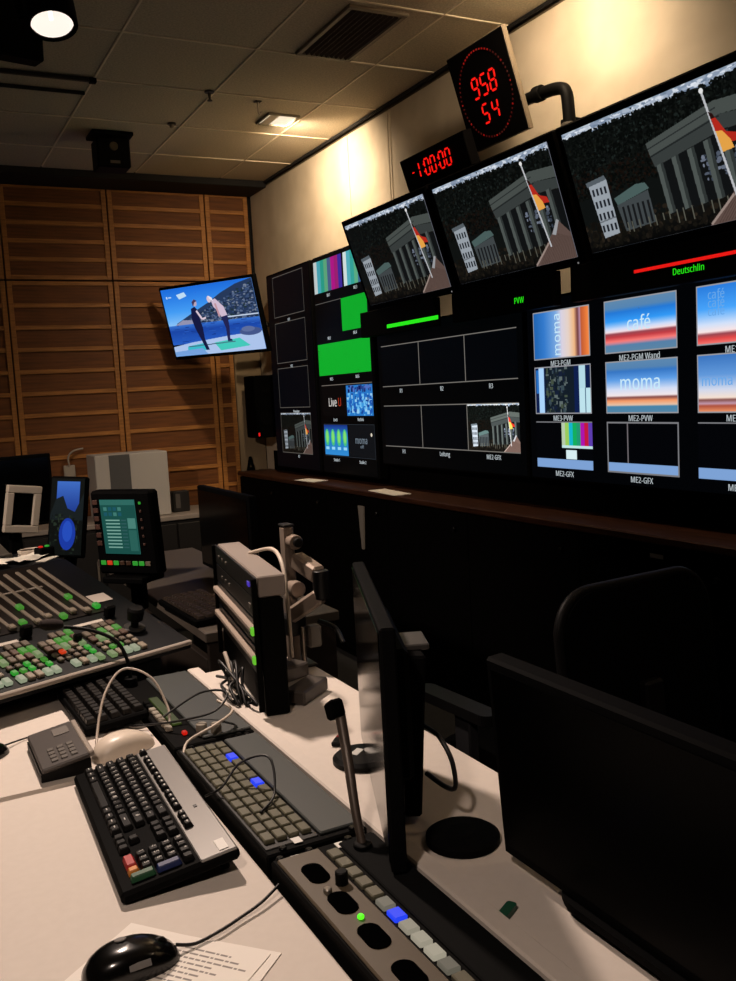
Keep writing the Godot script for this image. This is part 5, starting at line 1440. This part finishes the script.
func build_back_left() -> void:
	var bez: StandardMaterial3D = mats["bezel"]
	# brown keyboard on the side table
	var k := thing("programming_keyboard", "brown black programming keyboard on the side table beside the mixing desk", "keyboard", Vector3(0.772, 0.791, -2.66), Vector3(0, -88, 0))
	part(k, "tray", bx(0.36, 0.018, 0.150, 0.003), mats["tray_black"], Vector3(0, 0.011, 0), Vector3(4, 0, 0))
	for r in 5:
		for c in 14:
			part(k, "key", key_mesh(0.0215, 0.022, 0.010), mat("brown_key", Color(0.17, 0.13, 0.10), 0.45), Vector3(-0.160 + c * 0.0246, 0.024 + 0.0018 * (2 - r), -0.055 + r * 0.0270), Vector3(4, 0, 0))
	# touch control panel
	rng.seed = 41
	var im := blank(160, 208, g8(34, 96, 88))
	im.fill_rect(Rect2i(0, 0, 160, 20), g8(60, 130, 120))
	for r in 9:
		im.fill_rect(Rect2i(18, 76 + r * 13, 66, 5), g8(150, 205, 190))
		im.fill_rect(Rect2i(90, 76 + r * 13, 24, 5), g8(60, 110, 110))
	im.fill_rect(Rect2i(120, 70, 36, 40), g8(92, 160, 148))
	im.fill_rect(Rect2i(120, 116, 36, 80), g8(54, 120, 110))
	for i in 8:
		im.fill_rect(Rect2i(14 + (i % 4) * 22, 28 + (i / 4) * 20, 16, 14), g8(36, 104, 120) if i % 3 else g8(80, 150, 140))
	var t := thing("touch_panel", "black control panel with a green touch screen behind the mixing desk", "control panel", Vector3(0.630, 0.862, -2.965), Vector3(4, -50, 0))
	part(t, "housing", bx(0.236, 0.275, 0.05, 0.008), bez, Vector3(0.005, 0.150, -0.027))
	part(t, "screen", plate(0.135, 0.178, 0.003), screen_mat(im, 0.6), Vector3(-0.005, 0.172, 0.0))
	for i in 6:
		part(t, "key", bx(0.020, 0.016, 0.004, 0.001), mat("key_rose", Color(0.30, 0.20, 0.17), 0.5), Vector3(-0.092, 0.252 - i * 0.027, 0.0))
		part(t, "key", bx(0.008, 0.008, 0.004, 0.001), glow("button_light_b", Color(0.20, 0.80, 0.20), 0.62) if i == 0 else mats["key_rose"], Vector3(0.082, 0.250 - i * 0.027, 0.0))
	var gl := [glow("button_light_b", Color(0.2, 0.8, 0.2), 0.6), glow("amber_light", Color(0.95, 0.28, 0.12), 0.6), glow("button_light_b", Color(0.2, 0.8, 0.2), 0.6), mats["button_off_c"], mats["button_off_c"], glow("button_light_b", Color(0.2, 0.8, 0.2), 0.6), glow("button_light_b", Color(0.2, 0.8, 0.2), 0.6), mats["button_off_a"]]
	for i in 8:
		part(t, "key", bx(0.019, 0.014, 0.004, 0.001), gl[i], Vector3(-0.088 + i * 0.025, 0.052, 0.0))
	part(t, "foot", bx(0.16, 0.02, 0.12, 0.004), bez, Vector3(0, -0.004, -0.03), Vector3(-4, 0, 0))
	part(t, "stem", bx(0.05, 0.115, 0.03, 0.004), bez, Vector3(0.0, -0.058, -0.05), Vector3(-4, 0, 0))
	# narrow screen with a blue picture
	rng.seed = 43
	var pi := blank(120, 220, g8(12, 16, 14))
	grad(pi, Rect2i(20, 8, 84, 96), [[0.0, g8(70, 120, 215)], [1.0, g8(30, 60, 150)]])
	fill_poly(pi, [Vector2(0, 104), Vector2(18, 60), Vector2(44, 50), Vector2(62, 86), Vector2(90, 96), Vector2(120, 40), Vector2(120, 120), Vector2(0, 120)], g8(24, 32, 34))
	speck(pi, Rect2i(0, 100, 120, 120), [g8(28, 38, 30), g8(40, 52, 40), g8(16, 22, 20)], 90, 3, 10)
	ell(pi, Vector2(66, 160), Vector2(30, 46), g8(28, 62, 175))
	ell(pi, Vector2(66, 152), Vector2(18, 30), g8(40, 84, 205))
	var b := thing("tablet_screen", "narrow upright screen with a deep blue picture behind the mixing desk", "screen", Vector3(0.470, 0.932, -3.17), Vector3(-12, -30, -4))
	part(b, "housing", bx(0.125, 0.275, 0.030, 0.005), bez, Vector3(0, 0.13, -0.017))
	part(b, "screen", plate(0.112, 0.258, 0.003), screen_mat(pi, 0.8), Vector3(0, 0.13, -0.001))
	part(b, "prop", bx(0.04, 0.20, 0.02, 0.003), bez, Vector3(0, -0.04, -0.055), Vector3(-10, 0, 0))
	# pale framed wall panel display
	var f := thing("framed_display", "small dark display in a wide pale frame beside the blue picture screen", "display", Vector3(0.43, 1.03, -3.87), Vector3(5, 20, -9))
	var fr := mat("frame_pale", Color(0.74, 0.70, 0.64), 0.5)
	var st := new_st()
	for s in [-1, 1]:
		add_box(st, Vector3(0.145, 0.030, 0.020), 0.003, Transform3D(Basis.IDENTITY, Vector3(0, s * 0.080, 0)))
		add_box(st, Vector3(0.030, 0.130, 0.020), 0.003, Transform3D(Basis.IDENTITY, Vector3(s * 0.0575, 0, 0)))
	part(f, "frame", st.commit(), fr)
	part(f, "screen", bx(0.088, 0.132, 0.008, 0.0), mat("dark_glass", Color(0.012, 0.012, 0.013), 0.12, 0.0, 0.3), Vector3(0, 0, -0.004))
	part(f, "stand", bx(0.05, 0.26, 0.02, 0.003), bez, Vector3(0, -0.155, -0.022), Vector3(0, 0, 9))
	# dark monitor far left
	var d := thing("corner_monitor", "dark monitor standing behind the pale framed display", "monitor", Vector3(0.42, 0.746, -4.05), Vector3(0, 18, 0))
	part(d, "housing", bx(0.42, 0.30, 0.03, 0.004), bez, Vector3(-0.04, 0.34, 0))
	part(d, "screen", bx(0.39, 0.27, 0.002, 0.0), mats["dark_glass"], Vector3(-0.04, 0.34, 0.0155))
	part(d, "neck", bx(0.06, 0.22, 0.03, 0.004), bez, Vector3(-0.04, 0.11, -0.02))
	part(d, "foot", bx(0.22, 0.012, 0.16, 0.004), bez, Vector3(-0.04, 0.006, -0.02))
	# dark monitor at the right of the side table, seen from behind
	var e := thing("side_monitor", "black switched-off monitor standing beside the brown keyboard", "monitor", Vector3(1.0, 0.786, -3.09), Vector3(0, -90, 0))
	part(e, "housing", bx(0.56, 0.305, 0.03, 0.004), bez, Vector3(0, 0.167, -0.017))
	part(e, "screen", bx(0.53, 0.275, 0.002, 0.0), mats["dark_glass"], Vector3(0, 0.167, -0.001))
	part(e, "neck", bx(0.06, 0.14, 0.03, 0.004), bez, Vector3(0, 0.08, -0.045))
	part(e, "foot", bx(0.20, 0.012, 0.12, 0.004), bez, Vector3(0, 0.006, -0.05))
	# cabinet and boxes against the wooden wall
	var c := thing("low_sideboard", "dark low sideboard standing along the wooden wall", "sideboard", Vector3(1.05, 0, -5.74))
	part(c, "carcass", bx(1.80, 0.70, 0.42, 0.004), mat("sideboard_dark", Color(0.07, 0.055, 0.045), 0.6), Vector3(0, 0.35, 0))
	part(c, "top", bx(1.84, 0.030, 0.46, 0.004), mat("sideboard_top", Color(0.60, 0.56, 0.52), 0.5), Vector3(0, 0.717, 0))
	for i in 4:
		var dr := part(c, "door", bx(0.44, 0.66, 0.014, 0.003), mats["sideboard_dark"], Vector3(-0.675 + i * 0.45, 0.35, 0.218))
		part(dr, "handle", bx(0.012, 0.12, 0.014, 0.003), mats["arm_grey"], Vector3(0.18, 0.1, 0.014))
	var w := thing("wall_box", "white box with a grey stripe standing against the wooden wall", "box", Vector3(1.27, 0.734, -5.72), Vector3(0, 0, 0))
	part(w, "case", bx(0.44, 0.395, 0.26, 0.004), mat("box_white", Color(0.72, 0.70, 0.67), 0.6), Vector3(0, 0.198, 0))
	part(w, "grey_stripe", bx(0.125, 0.390, 0.004, 0.001), mat("box_grey", Color(0.32, 0.32, 0.32), 0.6), Vector3(-0.075, 0.198, 0.131))
	var so := thing("small_device", "small dark device with a pale label beside the white box", "device", Vector3(1.575, 0.734, -5.70))
	part(so, "case", bx(0.11, 0.13, 0.08, 0.004), mat("device_dark", Color(0.10, 0.09, 0.08), 0.5), Vector3(0, 0.065, 0))
	part(so, "label", bx(0.03, 0.09, 0.002, 0.0), mat("device_label", Color(0.30, 0.28, 0.26), 0.6), Vector3(-0.02, 0.07, 0.041))
	var sk := thing("wall_socket", "white power socket with a pale cable on the wooden wall", "socket", Vector3(0.965, 1.02, BZ + 0.006))
	part(sk, "plate", bx(0.07, 0.09, 0.020, 0.004), mat("socket_white", Color(0.66, 0.63, 0.58), 0.5), Vector3(0, 0, 0.010))
	part(sk, "cable", tube(curve([Vector3(0.0, 0.04, 0.025), Vector3(-0.005, 0.10, 0.04), Vector3(0.03, 0.135, 0.045), Vector3(0.09, 0.145, 0.03)], 6), 0.006, 6), mats["socket_white"])
	# clutter on the flat rear ledge of the mixing desk
	var L := func(x: float, sd: float, y: float) -> Vector3:
		var u := Vector3(cos(deg_to_rad(20)), 0, -sin(deg_to_rad(20)))
		var v := Vector3(-sin(deg_to_rad(20)), 0, -cos(deg_to_rad(20)))
		return Vector3(0.627, 0.746 + 0.2265 + y, -2.267) + u * x + v * sd
	var crumpled := func(seed_: int, w: float, d: float) -> Mesh:
		rng.seed = seed_
		var st2 := new_st()
		var g := []
		for j in 5:
			for i in 6:
				g.append(Vector3((i / 5.0 - 0.5) * w + rng.randf_range(-0.006, 0.006), 0.001 + rng.randf() * 0.016 * (0.0 if (i == 0 and j == 0) else 1.0), (j / 4.0 - 0.5) * d + rng.randf_range(-0.006, 0.006)))
		for j in 4:
			for i in 5:
				var a: Vector3 = g[j * 6 + i]
				var b2: Vector3 = g[j * 6 + i + 1]
				var c2: Vector3 = g[j * 6 + i + 7]
				var d2: Vector3 = g[j * 6 + i + 6]
				poly(st2, [a, b2, c2], Vector3.UP)
				poly(st2, [a, c2, d2], Vector3.UP)
		return st2.commit()
	solo("loose_paper", crumpled.call(3, 0.13, 0.09), mats["paper_white"], "crumpled white paper on the mixing desk ledge under the pale frame", "paper", L.call(-0.085, 0.70, 0.0005), Vector3(0, 40, 0))
	solo("loose_paper", crumpled.call(4, 0.15, 0.11), mats["paper_white"], "pale creased sheet lying at the top of the faders", "paper", L.call(-0.235, 0.68, 0.0005), Vector3(0, 15, 0))
	solo("paper_scrap", bx(0.09, 0.002, 0.03, 0.0), mats["paper_white"], "narrow white paper strip on the ledge beside the touch screen panel", "paper", L.call(-0.03, 0.62 + 0.03, 0.0015), Vector3(0, 55, 0))
	var gb := thing("grey_folder", "dull grey folder tilted on the mixing desk ledge under the pale frame", "folder", L.call(-0.17, 0.80, 0.0), Vector3(0, 32, 0))
	part(gb, "cover", bx(0.16, 0.10, 0.012, 0.003), mat("folder_grey", Color(0.30, 0.28, 0.25), 0.6), Vector3(0, 0.040, 0), Vector3(-55, 0, 0))
	part(gb, "spine", bx(0.16, 0.018, 0.020, 0.003), mats["folder_grey"], Vector3(0, 0.010, 0.042))
	part(gb, "label", bx(0.05, 0.002, 0.02, 0.0), mats["paper_white"], Vector3(0.02, 0.048, 0.006), Vector3(35, 0, 0))
	var pc := thing("coiled_lead", "short pale coiled lead on the ledge below the blue picture screen", "cable", L.call(-0.03, 0.76, 0.0))
	var coil := []
	for i in 26:
		coil.append(Vector3(cos(i * 0.75) * 0.032, 0.004 + i * 0.0007, sin(i * 0.75) * 0.026))
	part(pc, "lead", tube(coil, 0.0035, 6), mats["cable_ivory"])
	part(pc, "plug", bx(0.03, 0.014, 0.018, 0.003), mats["socket_white"], Vector3(0.045, 0.008, 0.02), Vector3(0, 30, 0))
	var tl := thing("tally_button_box", "small box with red and green buttons beside the touch screen panel", "button box", L.call(-0.012, 0.70, 0.0), Vector3(0, 25, 0))
	part(tl, "case", bx(0.05, 0.03, 0.04, 0.004), mats["bezel"], Vector3(0, 0.016, 0))
	part(tl, "red_light", bx(0.012, 0.006, 0.012, 0.002), glow("red_light", Color(0.9, 0.12, 0.06), 0.7), Vector3(-0.012, 0.033, 0))
	part(tl, "green_light", bx(0.012, 0.006, 0.012, 0.002), glow("button_light_b", Color(0.2, 0.8, 0.2), 0.6), Vector3(0.010, 0.033, 0))

func _ready() -> void:
	rng.seed = 1
	var cam := Camera3D.new()
	cam.name = "camera"
	add_child(cam)
	cam.position = Vector3(0, 1.42, 0)
	cam.rotation_degrees = Vector3(-6.10, -27.17, -3.06)
	cam.fov = rad_to_deg(2.0 * atan(490.5 / 915.0))
	cam.near = 0.02
	cam.current = true
	var env := Environment.new()
	env.background_mode = Environment.BG_COLOR
	env.background_color = Color(0, 0, 0)
	env.tonemap_mode = Environment.TONE_MAPPER_LINEAR
	env.tonemap_exposure = 1.0
	env.sdfgi_enabled = true
	env.ssao_enabled = true
	env.ssil_enabled = true
	var we := WorldEnvironment.new()
	we.name = "environment"
	we.environment = env
	add_child(we)
	build_room()
	build_ceiling_things()
	build_monitor_wall()
	build_clock()
	build_wall_side()
	build_console()
	build_desks()
	build_keyboard()
	build_desk_things()
	build_panels()
	build_desk_monitors()
	build_chair()
	build_equipment()
	build_mixer()
	build_back_left()
